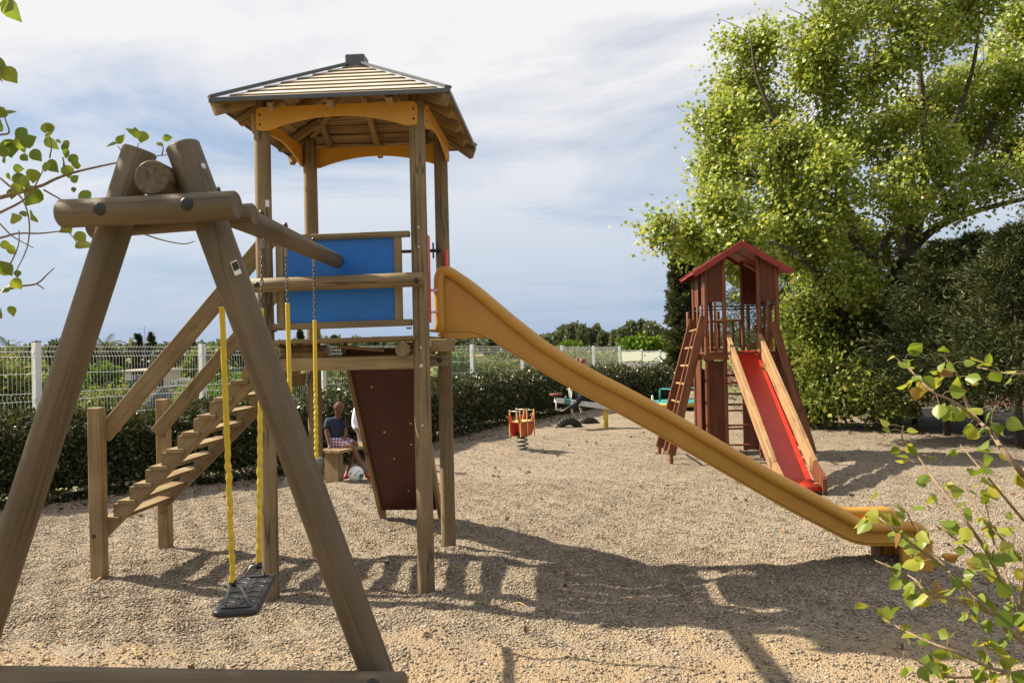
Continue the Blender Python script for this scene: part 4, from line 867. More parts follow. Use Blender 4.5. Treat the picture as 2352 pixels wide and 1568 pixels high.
for s in (-1, 1):
    ellipsoid('eye', hc + RH_ @ Vector((s * 0.026, -0.0745, 0.006)), (0.011, 0.006, 0.007), M_EYE, hd, RH_, 2)
    ellipsoid('ear', hc + RH_ @ Vector((s * 0.067, 0.008, -0.005)), (0.008, 0.015, 0.023), M_SKIN, hd, RH_, 2)
ellipsoid('mouth', hc + RH_ @ Vector((0, -0.079, -0.046)), (0.019, 0.006, 0.007), M_LIP, hd, RH_, 2)
def cloth(nm, keys, rr, m, parent, JJ, links): 
    kx = {k: i for i, k in enumerate(keys)}
    return skin_mesh(nm, [JJ[k] for k in keys], [(kx[a], kx[b]) for a, b in links], rr, m, parent)
JS = dict(J); JS['hem'] = HIP + Vector((-0.01, 0, -0.02)); JS['slL'] = J['shL'] + (J['elL'] - J['shL']) * 0.75; JS['slR'] = J['shR'] + (J['elR'] - J['shR']) * 0.75; JS['col'] = HIP + Vector((0.035, -0.02, 0.315))
cloth('shirt', ['chest', 'belly', 'hem', 'col', 'shL', 'slL', 'shR', 'slR'], [(0.10, 0.094), (0.10, 0.095), (0.108, 0.10), 0.056, 0.052, 0.047, 0.052, 0.047], M_NAVY, boy, JS, [('chest', 'belly'), ('belly', 'hem'), ('chest', 'col'), ('chest', 'shL'), ('shL', 'slL'), ('chest', 'shR'), ('shR', 'slR')])
JS['tL'] = J['hipL'] + (J['knL'] - J['hipL']) * 0.85; JS['tR'] = J['hipR'] + (J['knR'] - J['hipR']) * 0.85
cloth('shorts', ['pel', 'hipL', 'tL', 'hipR', 'tR'], [(0.10, 0.08), 0.074, 0.064, 0.074, 0.064], M_PLAID, boy, JS, [('pel', 'hipL'), ('hipL', 'tL'), ('pel', 'hipR'), ('hipR', 'tR')])
for a, b in (('anL', 'toL'), ('anR', 'toR')):
    p = J[a]; q = J[b]; skin_mesh('shoe', [p + Vector((0, 0, -0.03)), p * 0.5 + q * 0.5 - EZ * 0.012, q + (q - p) * 0.12], [(0, 1), (1, 2)], [0.036, 0.037, 0.030], M_RSHOE, boy)
# --- seated person in white, mostly behind the climbing board
WP = Vector((-2.13, 11.95, 0.50))
JW = [WP, WP + Vector((0, 0.0, 0.14)), WP + Vector((0.02, -0.02, 0.34)), WP + Vector((0.05, -0.05, 0.47)), WP + Vector((0.06, -0.07, 0.54)), WP + Vector((0.07, -0.09, 0.63)),
      WP + Vector((-0.13, -0.06, 0.37)), WP + Vector((-0.15, -0.12, 0.17)), WP + Vector((-0.07, -0.22, 0.03)), WP + Vector((0.15, 0.02, 0.37)), WP + Vector((0.2, -0.08, 0.17)), WP + Vector((0.18, -0.2, 0.05)),
      WP + Vector((0.0, -0.09, 0)), WP + Vector((0.30, -0.28, 0.0)), WP + Vector((0.33, -0.30, -0.40)), WP + Vector((0.42, -0.36, -0.46)), WP + Vector((0.08, 0.06, 0)), WP + Vector((0.36, -0.12, 0.0)), WP + Vector((0.39, -0.12, -0.40)), WP + Vector((0.5, -0.16, -0.46))]
EW = [(0, 1), (1, 2), (2, 3), (3, 4), (4, 5), (2, 6), (6, 7), (7, 8), (2, 9), (9, 10), (10, 11), (0, 12), (12, 13), (13, 14), (14, 15), (0, 16), (16, 17), (17, 18), (18, 19)]
RW = [(0.10, 0.085), (0.095, 0.08), (0.10, 0.08), 0.042, 0.055, 0.06, 0.042, 0.03, 0.022, 0.042, 0.03, 0.022, 0.07, 0.05, 0.03, 0.025, 0.07, 0.05, 0.03, 0.025]
wp = person('person', 'seated person in white clothes on the bench, mostly hidden by the climbing board', None, JW, EW, RW, M_SKIN, hands=((8, (0.3, -0.6, -0.4), (0.8, 0.4, 0), 0.95), (11, (0.3, -0.6, -0.4), (0.8, 0.4, 0), 0.95)))
ellipsoid('head', JW[5] + EZ * 0.03, (0.072, 0.088, 0.10), M_SKIN, wp, Matrix.Rotation(0.4, 3, 'Z'), 3, face_fn); ellipsoid('hair', JW[5] + Vector((0, 0.012, 0.05)), (0.077, 0.088, 0.09), M_HAIR, wp, None, 3)
skin_mesh('shirt', [JW[2], JW[1], JW[0] - EZ * 0.03, JW[3] - EZ * 0.05, JW[6], JW[7], (JW[7] + JW[8]) / 2, JW[9], JW[10]], [(0, 1), (1, 2), (0, 3), (0, 4), (4, 5), (5, 6), (0, 7), (7, 8)], [(0.115, 0.095), (0.112, 0.095), (0.12, 0.10), 0.06, 0.058, 0.046, 0.04, 0.058, 0.046], M_WSHIRT, wp)
skin_mesh('trousers', [JW[0], JW[12], JW[13], JW[14], JW[16], JW[17], JW[18]], [(0, 1), (1, 2), (2, 3), (0, 4), (4, 5), (5, 6)], [0.11, 0.085, 0.066, 0.05, 0.085, 0.066, 0.05], M_WSHIRT, wp)
# --- girl on the seesaw
GP = Vector((1.42, 17.22, 0.74))
JG = [GP, GP + Vector((-0.01, 0, 0.14)), GP + Vector((-0.02, 0, 0.32)), GP + Vector((0.02, 0, 0.43)), GP + Vector((0.05, 0, 0.49)), GP + Vector((0.06, 0, 0.58)),
      GP + Vector((-0.05, -0.15, 0.35)), GP + Vector((-0.1, -0.17, 0.18)), GP + Vector((-0.20, -0.10, 0.10)), GP + Vector((-0.05, 0.15, 0.35)), GP + Vector((-0.1, 0.18, 0.18)), GP + Vector((-0.20, 0.1, 0.10)),
      GP + Vector((-0.02, -0.09, -0.02)), GP + Vector((-0.03, -0.2, -0.10)), GP + Vector((-0.22, -0.17, -0.34)), GP + Vector((-0.20, -0.20, -0.46)), GP + Vector((-0.02, 0.09, -0.02)), GP + Vector((0.06, 0.2, -0.12)), GP + Vector((-0.02, 0.17, -0.34)), GP + Vector((0.06, 0.16, -0.46))]
wg = person('person', 'girl with tied auburn hair riding the white seesaw behind the yellow slide', None, JG, EW, RW, M_SKIN2, hands=((8, (-0.8, 0.1, -0.2), (0, 0, 1), 0.9), (11, (-0.8, -0.1, -0.2), (0, 0, 1), 0.9)))
ellipsoid('head', JG[5] + EZ * 0.03, (0.075, 0.088, 0.10), M_SKIN2, wg, Matrix.Rotation(pi / 2 - 0.2, 3, 'Z'), 3, face_fn)
ellipsoid('hair', JG[5] + Vector((-0.02, 0.0, 0.055)), (0.088, 0.082, 0.085), M_HAIR2, wg, None, 3); ellipsoid('hair_bun', JG[5] + Vector((-0.125, 0.0, 0.085)), (0.052, 0.05, 0.055), M_HAIR2, wg, None, 3)
skin_mesh('top', [JG[2], JG[1], JG[0], JG[3] - EZ * 0.04, JG[6], JG[7], JG[9], JG[10]], [(0, 1), (1, 2), (0, 3), (0, 4), (4, 5), (0, 6), (6, 7)], [(0.11, 0.085), (0.10, 0.085), (0.115, 0.09), 0.055, 0.052, 0.042, 0.052, 0.042], M_RED, wg)
skin_mesh('leggings', [JG[0] - EZ * 0.02, JG[12], JG[13], JG[14], JG[16], JG[17], JG[18]], [(0, 1), (1, 2), (2, 3), (0, 4), (4, 5), (5, 6)], [0.10, 0.085, 0.062, 0.045, 0.085, 0.062, 0.045], M_JEANS, wg)
for k in (14, 18): skin_mesh('shoe', [JG[k] - EZ * 0.05, JG[k + 1] + Vector((0.03, 0, 0)), JG[k + 1] + Vector((0.10, -0.02, -0.06))], [(0, 1), (1, 2)], [0.04, 0.042, 0.036], M_GSHOE, wg)
# ------------------------------------------------------------------ foliage tools
def unit(v): return v / np.maximum(1e-9, np.linalg.norm(v, axis=-1, keepdims=True))
def leaf_mesh(name, pos, size, mat, aspect=0.8, dirs=None, dn=0.6, rnd=None, droop=0.0, shape='quad', nrm=None):
    """many small leaves in one mesh; every leaf has its own direction, roll and tone"""
    n = len(pos); d = RNG.normal(size=(n, 3))
    if dirs is not None: d = dirs + dn * d
    d[:, 2] -= droop; d = unit(d)
    r = RNG.normal(size=(n, 3)) if nrm is None else nrm + 0.5 * RNG.normal(size=(n, 3))
    if nrm is None: w = unit(np.cross(d, r))
    else: w = unit(np.cross(r, d))
    up = np.cross(w, d)
    s = (size * (0.65 + 0.7 * RNG.random(n)))[:, None]
    if shape == 'quad':
        V = np.stack([pos, pos + d * s * .45 + w * s * aspect * .5 + up * s * .08, pos + d * s, pos + d * s * .45 - w * s * aspect * .5 + up * s * .08], 1)
        loops = np.arange(n * 4); lens = np.full(n, 4); k = 1
    else:
        half = [(0, 0), (.03, .20), (.16, .40), (.36, .50), (.58, .42), (.80, .20), (1.0, 0)]
        o = [pos + d * s * a + w * s * b * aspect + up * s * (abs(b) * .22 - 0.12 * a * a) for a, b in half] + [pos + d * s * a - w * s * b * aspect + up * s * (abs(b) * .22 - 0.12 * a * a) for a, b in half[1:-1]]
        V = np.stack(o, 1); m = V.shape[1]
        f1 = np.array([0, 1, 2, 3, 4, 5, 6]); f2 = np.array([0, 6, 11, 10, 9, 8, 7]); base = (np.arange(n) * m)[:, None]
        loops = np.concatenate([base + f1, base + f2], 1).ravel(); lens = np.full(2 * n, 7); k = 2
    rn = RNG.random(n) if rnd is None else rnd
    return np_mesh(name, V.reshape(-1, 3), loops, lens, mat, np.repeat(rn, k), smooth=False)
def blob_points(blobs, per, twig=16, spread=0.2, shell=0.55):
    """leaves gathered on twigs, twigs scattered through ellipsoids, thicker towards the outside"""
    P = []; Dd = []
    for (c, r, w) in blobs:
        c = np.array(c); r = np.array(r); nt = max(4, int(per * w / twig))
        u = unit(RNG.normal(size=(nt, 3))); rad = shell + (1 - shell) * RNG.random((nt, 1)) ** 0.6; rad *= 0.85 + 0.3 * RNG.random((nt, 1))
        tp = c + u * rad * r; k = RNG.integers(int(twig * .5), int(twig * 1.5) + 1, nt)
        idx = np.repeat(np.arange(nt), k); q = tp[idx] + RNG.normal(size=(len(idx), 3)) * spread * (0.6 + 0.8 * RNG.random((nt, 1)))[idx]
        P.append(q); Dd.append(u[idx])
    return np.vstack(P), np.vstack(Dd)
def vine(name, pts, r0, r1, m, parent, n=8, per=4):
    P = smooth_path(pts, per); k = len(P) - 1
    return MB().tube(P, [r0 + (r1 - r0) * i / k for i in range(k + 1)], n).build(name, m, parent)
def bark(name, c0, c1, scale=9):
    m, nt, b, L = newmat(name); tc = N(nt, 'ShaderNodeTexCoord'); mp = N(nt, 'ShaderNodeMapping'); mp.inputs['Scale'].default_value = (1, 1, 0.25); L(tc.outputs['Object'], mp.inputs[0])
    n = N(nt, 'ShaderNodeTexNoise', inp={'Scale': scale, 'Detail': 7.0, 'Roughness': 0.65, 'Distortion': 0.6}); L(mp.outputs[0], n.inputs['Vector'])
    cr = ramp(nt, [(0.3, c0), (0.7, c1)]); L(n.outputs[0], cr.inputs[0]); L(cr.outputs[0], b.inputs['Base Color']); b.inputs['Roughness'].default_value = 0.9
    bp = N(nt, 'ShaderNodeBump', inp={'Strength': 0.7, 'Distance': 0.02}); L(n.outputs[0], bp.inputs['Height']); L(bp.outputs[0], b.inputs['Normal']); return m
M_BARK = bark('grey_brown_bark', (0.035, 0.026, 0.018), (0.11, 0.085, 0.06)); M_TWIG = bark('young_twig', (0.16, 0.105, 0.06), (0.30, 0.22, 0.13), 30); M_DBARK = bark('dark_bark', (0.030, 0.020, 0.014), (0.085, 0.055, 0.038))
M_POPLAR = leafmat('poplar_leaf', [(0.0, (0.15, 0.21, 0.035)), (0.4, (0.26, 0.335, 0.055)), (0.8, (0.36, 0.415, 0.085)), (0.985, (0.44, 0.41, 0.09)), (1.0, (0.30, 0.13, 0.02))], rough=0.42, trans=0.42)
M_YLEAF = leafmat('sapling_leaf', [(0.0, (0.12, 0.18, 0.025)), (0.5, (0.20, 0.26, 0.035)), (0.9, (0.34, 0.34, 0.05)), (0.97, (0.36, 0.27, 0.04)), (1.0, (0.20, 0.09, 0.04))], rough=0.42, trans=0.45)
M_HEDGE = leafmat('laurel_leaf', [(0.0, (0.030, 0.040, 0.014)), (0.6, (0.058, 0.075, 0.024)), (0.9, (0.11, 0.12, 0.045)), (1.0, (0.17, 0.12, 0.05))], rough=0.36, trans=0.15, spec=0.5)
M_CONIF = leafmat('cypress_spray', [(0.0, (0.024, 0.033, 0.009)), (0.55, (0.045, 0.060, 0.014)), (0.85, (0.080, 0.092, 0.022)), (1.0, (0.10, 0.06, 0.028))], rough=0.6, trans=0.12)
M_BRUSH = leafmat('bright_shrub', [(0.0, (0.08, 0.12, 0.025)), (0.5, (0.16, 0.205, 0.042)), (0.9, (0.27, 0.29, 0.075)), (1.0, (0.34, 0.27, 0.09))], rough=0.6, trans=0.3, spec=0.15)
M_OLIVE = leafmat('grey_green_leaf', [(0.0, (0.035, 0.055, 0.022)), (0.6, (0.07, 0.095, 0.04)), (1.0, (0.12, 0.14, 0.065))], rough=0.55, trans=0.2)
M_PINE = leafmat('umbrella_pine', [(0.0, (0.06, 0.12, 0.016)), (0.6, (0.11, 0.19, 0.02)), (1.0, (0.17, 0.25, 0.03))], rough=0.6, trans=0.3, spec=0.15)

# ------------------------------------------------------------------ welded mesh fence
M_FENCE = paint('white_fence_paint', (0.70, 0.71, 0.70), rough=0.45, var=0.05, dirt=0.15)
fence = thing('mesh_fence', 'white welded wire mesh fence with square posts behind the hedge', 'fence', (-3.5, 15.5, 0))
def ftop(y): return 1.925 - 0.0135 * (y - 10.6)
def fence_panel(a, b):
    mb = MB(); d = b - a; Ln = sqrt(d.x ** 2 + d.y ** 2); u = Vector((d.x / Ln, d.y / Ln, 0)); nr = Vector((u.y, -u.x, 0)); n = int(Ln / 0.052); H = 1.86
    prof = [(0.02, 0), (0.55, 0), (0.60, 0.035), (0.65, 0), (1.13, 0), (1.18, 0.035), (1.23, 0), (1.70, 0), (1.765, 0.045), (1.83, 0), (1.86, 0)]
    for i in range(1, n):
        t = i / n; zt = (ftop(a.y) * (1 - t) + ftop(b.y) * t) - 0.03 - H; p = a + u * (Ln * t)
        mb.tube([p + EZ * (zt + z) - nr * o for z, o in prof], 0.0031, 3, caps=False)
    for z, o in ((0.05, 0), (0.55, 0), (0.65, 0), (0.90, 0), (1.13, 0), (1.23, 0), (1.48, 0), (1.70, 0), (1.765, .045), (1.83, 0)):
        mb.tube([a + EZ * (ftop(a.y) - 0.03 - H + z) - nr * o, b + EZ * (ftop(b.y) - 0.03 - H + z) - nr * o], 0.0035, 3, caps=False)
    return mb.build('wire_panel', M_FENCE, fence)
FV = [Vector((x, y, 0)) for x, y in FENCE]
for i in range(0, 10):
    p = FV[i]; d = (FV[min(i + 1, 12)] - FV[max(i - 1, 0)]).normalized()
    ps = beam('post', p - EZ * 0.5, p + EZ * ftop(p.y), 0.085, 0.085, M_FENCE, fence, d)
    beam('cap', p + EZ * (ftop(p.y) + 0.001), p + EZ * (ftop(p.y) + 0.012), 0.09, 0.09, M_BOLT, ps, d, 0.001)
    if i < 9: fence_panel(p, FV[i + 1])
# fabric-screened stretch further back
M_SCREEN = leafmat('grey_screen_cloth', [(0.0, (0.33, 0.33, 0.32)), (1.0, (0.36, 0.36, 0.35))], rough=0.9, trans=0.3, tcol=(1, 1, 1)); M_SCREEN2 = leafmat('white_net_cloth', [(0.0, (0.50, 0.52, 0.47)), (1.0, (0.52, 0.54, 0.49))], rough=0.9, trans=0.45, tcol=(1, 1.02, 0.95))
scr = thing('screened_fence', 'low fence hung with pale grey windbreak cloth beyond the far hedge', 'fence', FV[10])
for i in range(9, 12):
    a, b = FV[i], FV[i + 1]; d = (b - a); u = d.normalized(); nr = Vector((u.y, -u.x, 0)); zt = 1.47 - 0.07 * (i - 9)
    for nm, z0, z1, m, o in (('cloth', -0.2, zt - 0.42, M_SCREEN, 0.02), ('net', zt - 0.40, zt - 0.02, M_SCREEN2, 0.035)):
        V = []; F = []; nn = 14
        for k in range(nn + 1):
            t = 0.03 + 0.94 * k / nn; sag = 0.03 * sin(pi * t) - (0.02 if k % 5 == 2 else 0); w = 0.02 * sin(k * 1.9 + i)
            V += [a + d * t + nr * (o + w) + EZ * z0, a + d * t + nr * (o + w * 0.4) + EZ * (z1 - sag)]
        for k in range(nn): F.append((2 * k, 2 * k + 2, 2 * k + 3, 2 * k + 1))
        mobj(nm, mesh_from(nm, V, F, True), m, scr)
    beam('top_hem', a + EZ * zt + nr * 0.05, b + EZ * (zt - 0.02) + nr * 0.05, 0.05, 0.03, M_FENCE, scr, EZ)
for i in range(10, 13): beam('post', FV[i] - EZ * 0.5, FV[i] + EZ * (1.50 - 0.07 * (i - 10)), 0.08, 0.08, M_FENCE, scr, Vector((1, 0, 0)))

# ------------------------------------------------------------------ clipped hedge
HL = [Vector(p) for p in ((-8.3, 8.4, 0), (-7.2, 9.1, 0), (-6.1, 9.85, 0), (-4.85, 10.85, 0), (-3.65, 11.85, 0), (-2.65, 13.55, 0), (-1.6, 16.0, 0), (-0.55, 18.5, 0), (0.75, 20.7, 0), (2.0, 23.0, 0), (3.2, 25.2, 0))]
M_CORE = paint('hedge_dark_core', (0.018, 0.016, 0.010), rough=0.95, dirt=0.3)  # near-black tone standing in for the shade inside the hedge
def hedge(name, label, path, h, half, n, lsize, grp):
    t = thing(name, label, 'hedge', path[len(path) // 2], group=grp)
    P = smooth_path(path, 6); A = np.array([tuple(p) for p in P]); seg = np.diff(A[:, :2], axis=0); L = np.concatenate([[0], np.cumsum(np.hypot(seg[:, 0], seg[:, 1]))])
    s = RNG.random(n) * L[-1]; cx = np.interp(s, L, A[:, 0]); cy = np.interp(s, L, A[:, 1]); dx = np.interp(s + .05, L, A[:, 0]) - np.interp(s - .05, L, A[:, 0]); dy = np.interp(s + .05, L, A[:, 1]) - np.interp(s - .05, L, A[:, 1]); q = np.hypot(dx, dy) + 1e-9; nx, ny = dy / q, -dx / q
    bump = 0.09 * np.sin(s * 2.7) + 0.07 * np.sin(s * 5.3 + 1) + 0.05 * np.sin(s * 11 + 2)
    th = RNG.random(n) * pi * 1.24 - pi * 0.12; rr = 0.80 + 0.20 * RNG.random(n) ** 0.5 + 0.10 * RNG.random(n) ** 6
    uu = np.cos(th) * half * rr * (1 + bump * .5); zz = 0.5 * h + np.sign(np.sin(th)) * np.abs(np.sin(th)) ** 0.55 * h * 0.52 * rr * (1 + bump)
    low = RNG.random(n) < 0.42; zz = np.where(low, RNG.random(n) * 0.75 * h + 0.05, zz); uu = np.where(low, np.where(RNG.random(n) < .72, 1, -1) * half * (0.78 + 0.3 * RNG.random(n)) * (1 + bump * .5), uu)
    spr = RNG.random(n) < 0.03; zz = zz + spr * (zz > 0.8 * h) * RNG.random(n) * 0.16
    pos = np.stack([cx + nx * uu, cy + ny * uu, zz], -1); out = np.stack([nx * uu, ny * uu, (zz - h * .45) * 0.9], -1)
    mobj('foliage', leaf_mesh('foliage', pos, lsize, M_HEDGE, 0.52, unit(out), 0.75), M_HEDGE, t)
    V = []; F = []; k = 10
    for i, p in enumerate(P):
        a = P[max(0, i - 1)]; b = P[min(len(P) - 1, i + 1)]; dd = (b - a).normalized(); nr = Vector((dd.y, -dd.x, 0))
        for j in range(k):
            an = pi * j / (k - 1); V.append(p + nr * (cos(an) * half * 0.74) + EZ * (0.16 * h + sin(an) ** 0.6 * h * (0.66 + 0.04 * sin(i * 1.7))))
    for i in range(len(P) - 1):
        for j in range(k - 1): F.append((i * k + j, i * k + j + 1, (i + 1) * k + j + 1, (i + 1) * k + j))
    mobj('dark_core', mesh_from('dark_core', V, F, True), M_CORE, t)  # solid lumpy core added to block light through the leaves
    for i in range(1, len(P) - 1, 3):
        off = Vector((random.uniform(-.1, .1), random.uniform(-.1, .1), 0)); MB().tube([P[i] + off - EZ * .15, P[i] + off * 0.4 + EZ * 0.35], [0.025, 0.018], 6).build('stem', M_DBARK, t)
    return t
hedge('hedge', 'dark glossy hedge along the fence behind the stairs and bench', HL[:6], 0.99, 0.46, 52000, 0.062, 'clipped hedges along the fence')
hedge('hedge', 'dark hedge behind the spring rider and seesaw', HL[5:9], 1.06, 0.46, 34000, 0.066, 'clipped hedges along the fence')
hedge('hedge', 'farthest stretch of hedge left of the brown tower ladder', HL[8:], 1.02, 0.50, 16000, 0.08, 'clipped hedges along the fence')
M_SHRUBCORE = M_CORE
def shrub(name, label, blobs, n, lsize, m, aspect=0.6, cat='shrub', group=None, stems=4, spread=0.1, twig=12, core=True, shell=0.6):
    c = Vector(blobs[0][0]); base = Vector((c.x, c.y, min(b[0][2] - b[1][2] for b in blobs)))
    t = thing(name, label, cat, base, group=group)
    tot = sum(b[2] for b in blobs); pos, dr = blob_points([(b[0], b[1], b[2] / tot) for b in blobs], n, twig, spread, shell)
    mobj('foliage', leaf_mesh('foliage', pos, lsize, m, aspect, dr, 0.9), m, t)
    for k in range(stems):
        e = Vector(blobs[k % len(blobs)][0]); o = Vector((random.uniform(-.1, .1), random.uniform(-.1, .1), 0)); vine('stem', [base + o, base * 0.5 + e * 0.5 + o * 2 + Vector((0, 0, 0.05)), e + o * 2], 0.03, 0.008, M_DBARK, t, 6, 3)
    return t
def B(x, y, rx, ry, Y, w=1.0, rd=None):         # an ellipsoid from its outline on the print and its distance
    k = Y / 2352.0 / FPX; p = at(x, y, Y); return ((p.x, p.y, p.z), (rx * k, (rd if rd else (rx + ry) * 0.5 * k), ry * k), w * rx * ry / 4000.0)
shrub('round_shrub', 'dark rounded shrub in front of the grey windbreak cloth', [B(1475, 895, 62, 45, 25.5), B(1510, 885, 40, 45, 25.5), B(1430, 905, 40, 35, 25.5)], 15000, 0.085, M_HEDGE)
shrub('oleander', 'pale green willowy oleander against the left fence post', [B(10, 905, 45, 55, 11.8), B(55, 925, 45, 45, 11.9), B(95, 935, 40, 40, 12.1), B(-50, 880, 50, 70, 11.8)], 7000, 0.13, M_BRUSH, 0.22, spread=0.12, shell=0.4)

# ------------------------------------------------------------------ the big poplar on the right
pop = thing('poplar_tree', 'tall broad poplar with glittering yellow green leaves on the right', 'tree', gr(2010, 960))
PB = [(1722, 110, 62, 72), (1700, 215, 78, 80), (1655, 300, 62, 70), (1765, 255, 66, 90), (1640, 385, 50, 66), (1705, 385, 80, 80), (1655, 470, 64, 56), (1528, 532, 40, 30), (1590, 545, 50, 38), (1665, 565, 60, 45), (1715, 610, 55, 40),
      (1800, 345, 80, 90), (1852, 190, 84, 90), (1890, 70, 78, 80), (1905, 300, 88, 88), (1800, 470, 88, 78), (1900, 430, 84, 84), (1765, 560, 66, 56), (1860, 570, 84, 66), (1950, 545, 84, 76), (1865, 660, 66, 56), (1960, 640, 70, 56),
      (1990, 25, 88, 80), (2005, 180, 86, 88), (2025, 310, 84, 84), (2060, 430, 84, 70), (2110, 90, 86, 86), (2135, 250, 86, 84), (2165, 365, 80, 64), (2225, 30, 86, 76), (2240, 175, 84, 76), (2265, 300, 84, 74), (2290, 420, 80, 50), (2350, 80, 80, 80), (2360, 220, 80, 80), (2370, 350, 80, 60), (2185, 470, 60, 40),
      (1835, 725, 56, 50), (1895, 770, 60, 46), (2065, 560, 60, 46), (2105, 630, 56, 46), (2010, 700, 60, 50), (2440, 150, 90, 110), (2450, 330, 80, 90), (1940, -90, 100, 80), (2110, -110, 110, 80), (2290, -110, 110, 80), (2440, -40, 90, 90)]
random.seed(5); blobs = []
for i, (x, y, rx, ry) in enumerate(PB): blobs.append(B(x, y, rx * 0.9, ry * 0.9, (14.6 + random.uniform(-0.4, 0.4)) if (y > 500 and x < 1730) else 17.4 + random.uniform(-1.6, 1.5) - (0.8 if x < 1700 else 0), 1.8 if (y > 500 and x < 1720) else 1.0))
def clumps(bl, k, rs=(0.34, 0.55)):      # boughs: every mass breaks up into smaller leafy clumps with air between
    out = []
    for c, r, w in bl:
        for i in range(k):
            u = Vector((random.gauss(0, 1), random.gauss(0, 1), random.gauss(0, 1))).normalized() * random.uniform(0.45, 0.95); q = random.uniform(*rs)
            out.append(((c[0] + u.x * r[0], c[1] + u.y * r[1], c[2] + u.z * r[2]), (r[0] * q * 1.15, r[1] * q * 1.15, r[2] * q * 0.8), w * q * q))
    return out
cl = clumps(blobs, 8, (0.30, 0.54)); tot = sum(b[2] for b in cl); pos, dr = blob_points([(b[0], b[1], b[2] / tot) for b in cl], 130000, 12, 0.17, 0.25)
TON = 0.75 * np.array([SUN_TO.x, SUN_TO.y, SUN_TO.z]) + np.array([0, -0.55, 0.25])
mobj('crown', leaf_mesh('crown', pos, 0.083, M_POPLAR, 0.9, dr, 1.1, droop=0.5, nrm=np.tile(TON, (len(pos), 1))), M_POPLAR, pop)
tb = gr(2012, 962); tb = Vector((tb.x, 17.6, 0)); TBs = tb
vine('trunk', [tb - EZ * 0.2, at(2025, 830, 17.6), at(2040, 720, 17.6), at(2075, 600, 17.5), at(2105, 500, 17.5)], 0.30, 0.17, M_BARK, pop, 14)
for nm, pts, r0, r1 in ((0, [(2100, 515, 17.5), (2150, 430, 17.6), (2220, 400, 17.8), (2360, 325, 18)], .15, .05), (0, [(2100, 515, 17.5), (2125, 410, 17.4), (2120, 250, 17.2), (2105, 60, 17.0)], .13, .03), (0, [(2075, 600, 17.5), (2140, 530, 17.3), (2230, 488, 17.1), (2380, 450, 17)], .11, .04),
    (0, [(2035, 740, 17.6), (2010, 640, 17.3), (2030, 560, 17.2), (2060, 500, 17.1), (2040, 340, 17)], .12, .03), (0, [(2015, 880, 17.6), (1960, 760, 17.2), (1900, 670, 16.9), (1860, 610, 16.4), (1780, 560, 15.6), (1690, 562, 14.9), (1610, 548, 14.6)], .13, .008),
    (0, [(1890, 655, 16.9), (1830, 500, 17), (1800, 330, 17.1), (1740, 180, 17), (1722, 70, 17)], .09, .015), (0, [(2010, 640, 17.3), (1940, 480, 17.5), (1900, 300, 17.6), (1885, 100, 17.6), (1890, 0, 17.6)], .09, .02), (0, [(1940, 480, 17.5), (1850, 420, 17.2), (1700, 400, 16.8), (1640, 380, 16.7)], .06, .012),
    (0, [(2125, 400, 17.4), (2200, 260, 17.5), (2240, 130, 17.5), (2250, 0, 17.5)], .07, .02), (0, [(2010, 640, 17.3), (1960, 560, 17.0), (1930, 520, 16.9), (1850, 560, 16.8)], .06, .015), (0, [(2120, 260, 17.2), (2040, 180, 17.2), (1990, 60, 17.2)], .05, .015), (0, [(2220, 400, 17.8), (2290, 260, 17.9), (2330, 130, 17.9)], .06, .015)):
    vine('limb', [at(*p) for p in pts], r0, r1, M_BARK, pop, 9)
mb = MB(); random.seed(3)
for i in range(330):
    b = random.choice(blobs); c = Vector(b[0]); e = c + Vector((random.gauss(0, 1) * b[1][0], random.gauss(0, 1) * b[1][1], random.gauss(0.4, 1) * b[1][2])) * 0.75
    m_ = (c + e) * 0.5 + Vector((random.gauss(0, .1), random.gauss(0, .1), random.gauss(0, .1))); mb.tube([c + (c - e) * 0.3, m_, e], [0.018, 0.011, 0.004], 4, caps=False)
tw = mb.build('twigs', M_BARK, pop); tag(tw, kind='stuff')

# ------------------------------------------------------------------ conifers on the right and others
def conifer(name, label, base, H, R, n, ls=0.16, m=None, bare=0.6, trunk_r=0.07, grp=None, taper=0.8, cat='tree', core=0.5, width_y=None, asp=0.2):
    t = thing(name, label, cat, base, group=grp); base = Vector(base); m = m or M_CONIF
    nb = max(30, int(n / 95)); bz = RNG.random(nb) ** 0.85; ba = RNG.random(nb) * 2 * pi; brr = ((1 - bz) ** taper) * (0.55 + 0.75 * RNG.random(nb)) * R + 0.05; tone = RNG.random(nb) * 0.7
    idx = RNG.integers(0, nb, n); f = 0.25 + 0.8 * RNG.random(n) ** 0.75; wy = (width_y or R) / R
    ca, sa = np.cos(ba[idx]), np.sin(ba[idx]); rr = brr[idx] * f; wid = 0.05 + 0.20 * brr[idx] * (1.15 - f)
    lat = RNG.normal(size=n) * wid; px = ca * rr - sa * lat; py = (sa * rr + ca * lat) * wy; arch = 0.42 if H < 7 else 0.3
    pz = bare + (H - bare) * bz[idx] + rr * arch - 0.35 * rr * rr / (R + 0.01) + RNG.normal(size=n) * wid * 0.5 - 0.10 * RNG.random(n)
    pos = np.stack([base.x + px, base.y + py, base.z + pz], -1); dr = unit(np.stack([ca, sa * wy, np.full(n, 0.35)], -1))
    mobj('foliage', leaf_mesh('foliage', pos, ls * (0.5 + 0.65 * RNG.random(n)), m, asp, dr, 0.5, rnd=np.clip(tone[idx] + 0.3 * RNG.random(n), 0, 1)), m, t)
    MB().tube([base - EZ * 0.2, base + EZ * (H * 0.5), base + EZ * H * 0.96], [trunk_r, trunk_r * 0.7, 0.01], 10).build('trunk', M_DBARK, t)
    return t
GC = 'cypress trees at the edge of the red court'
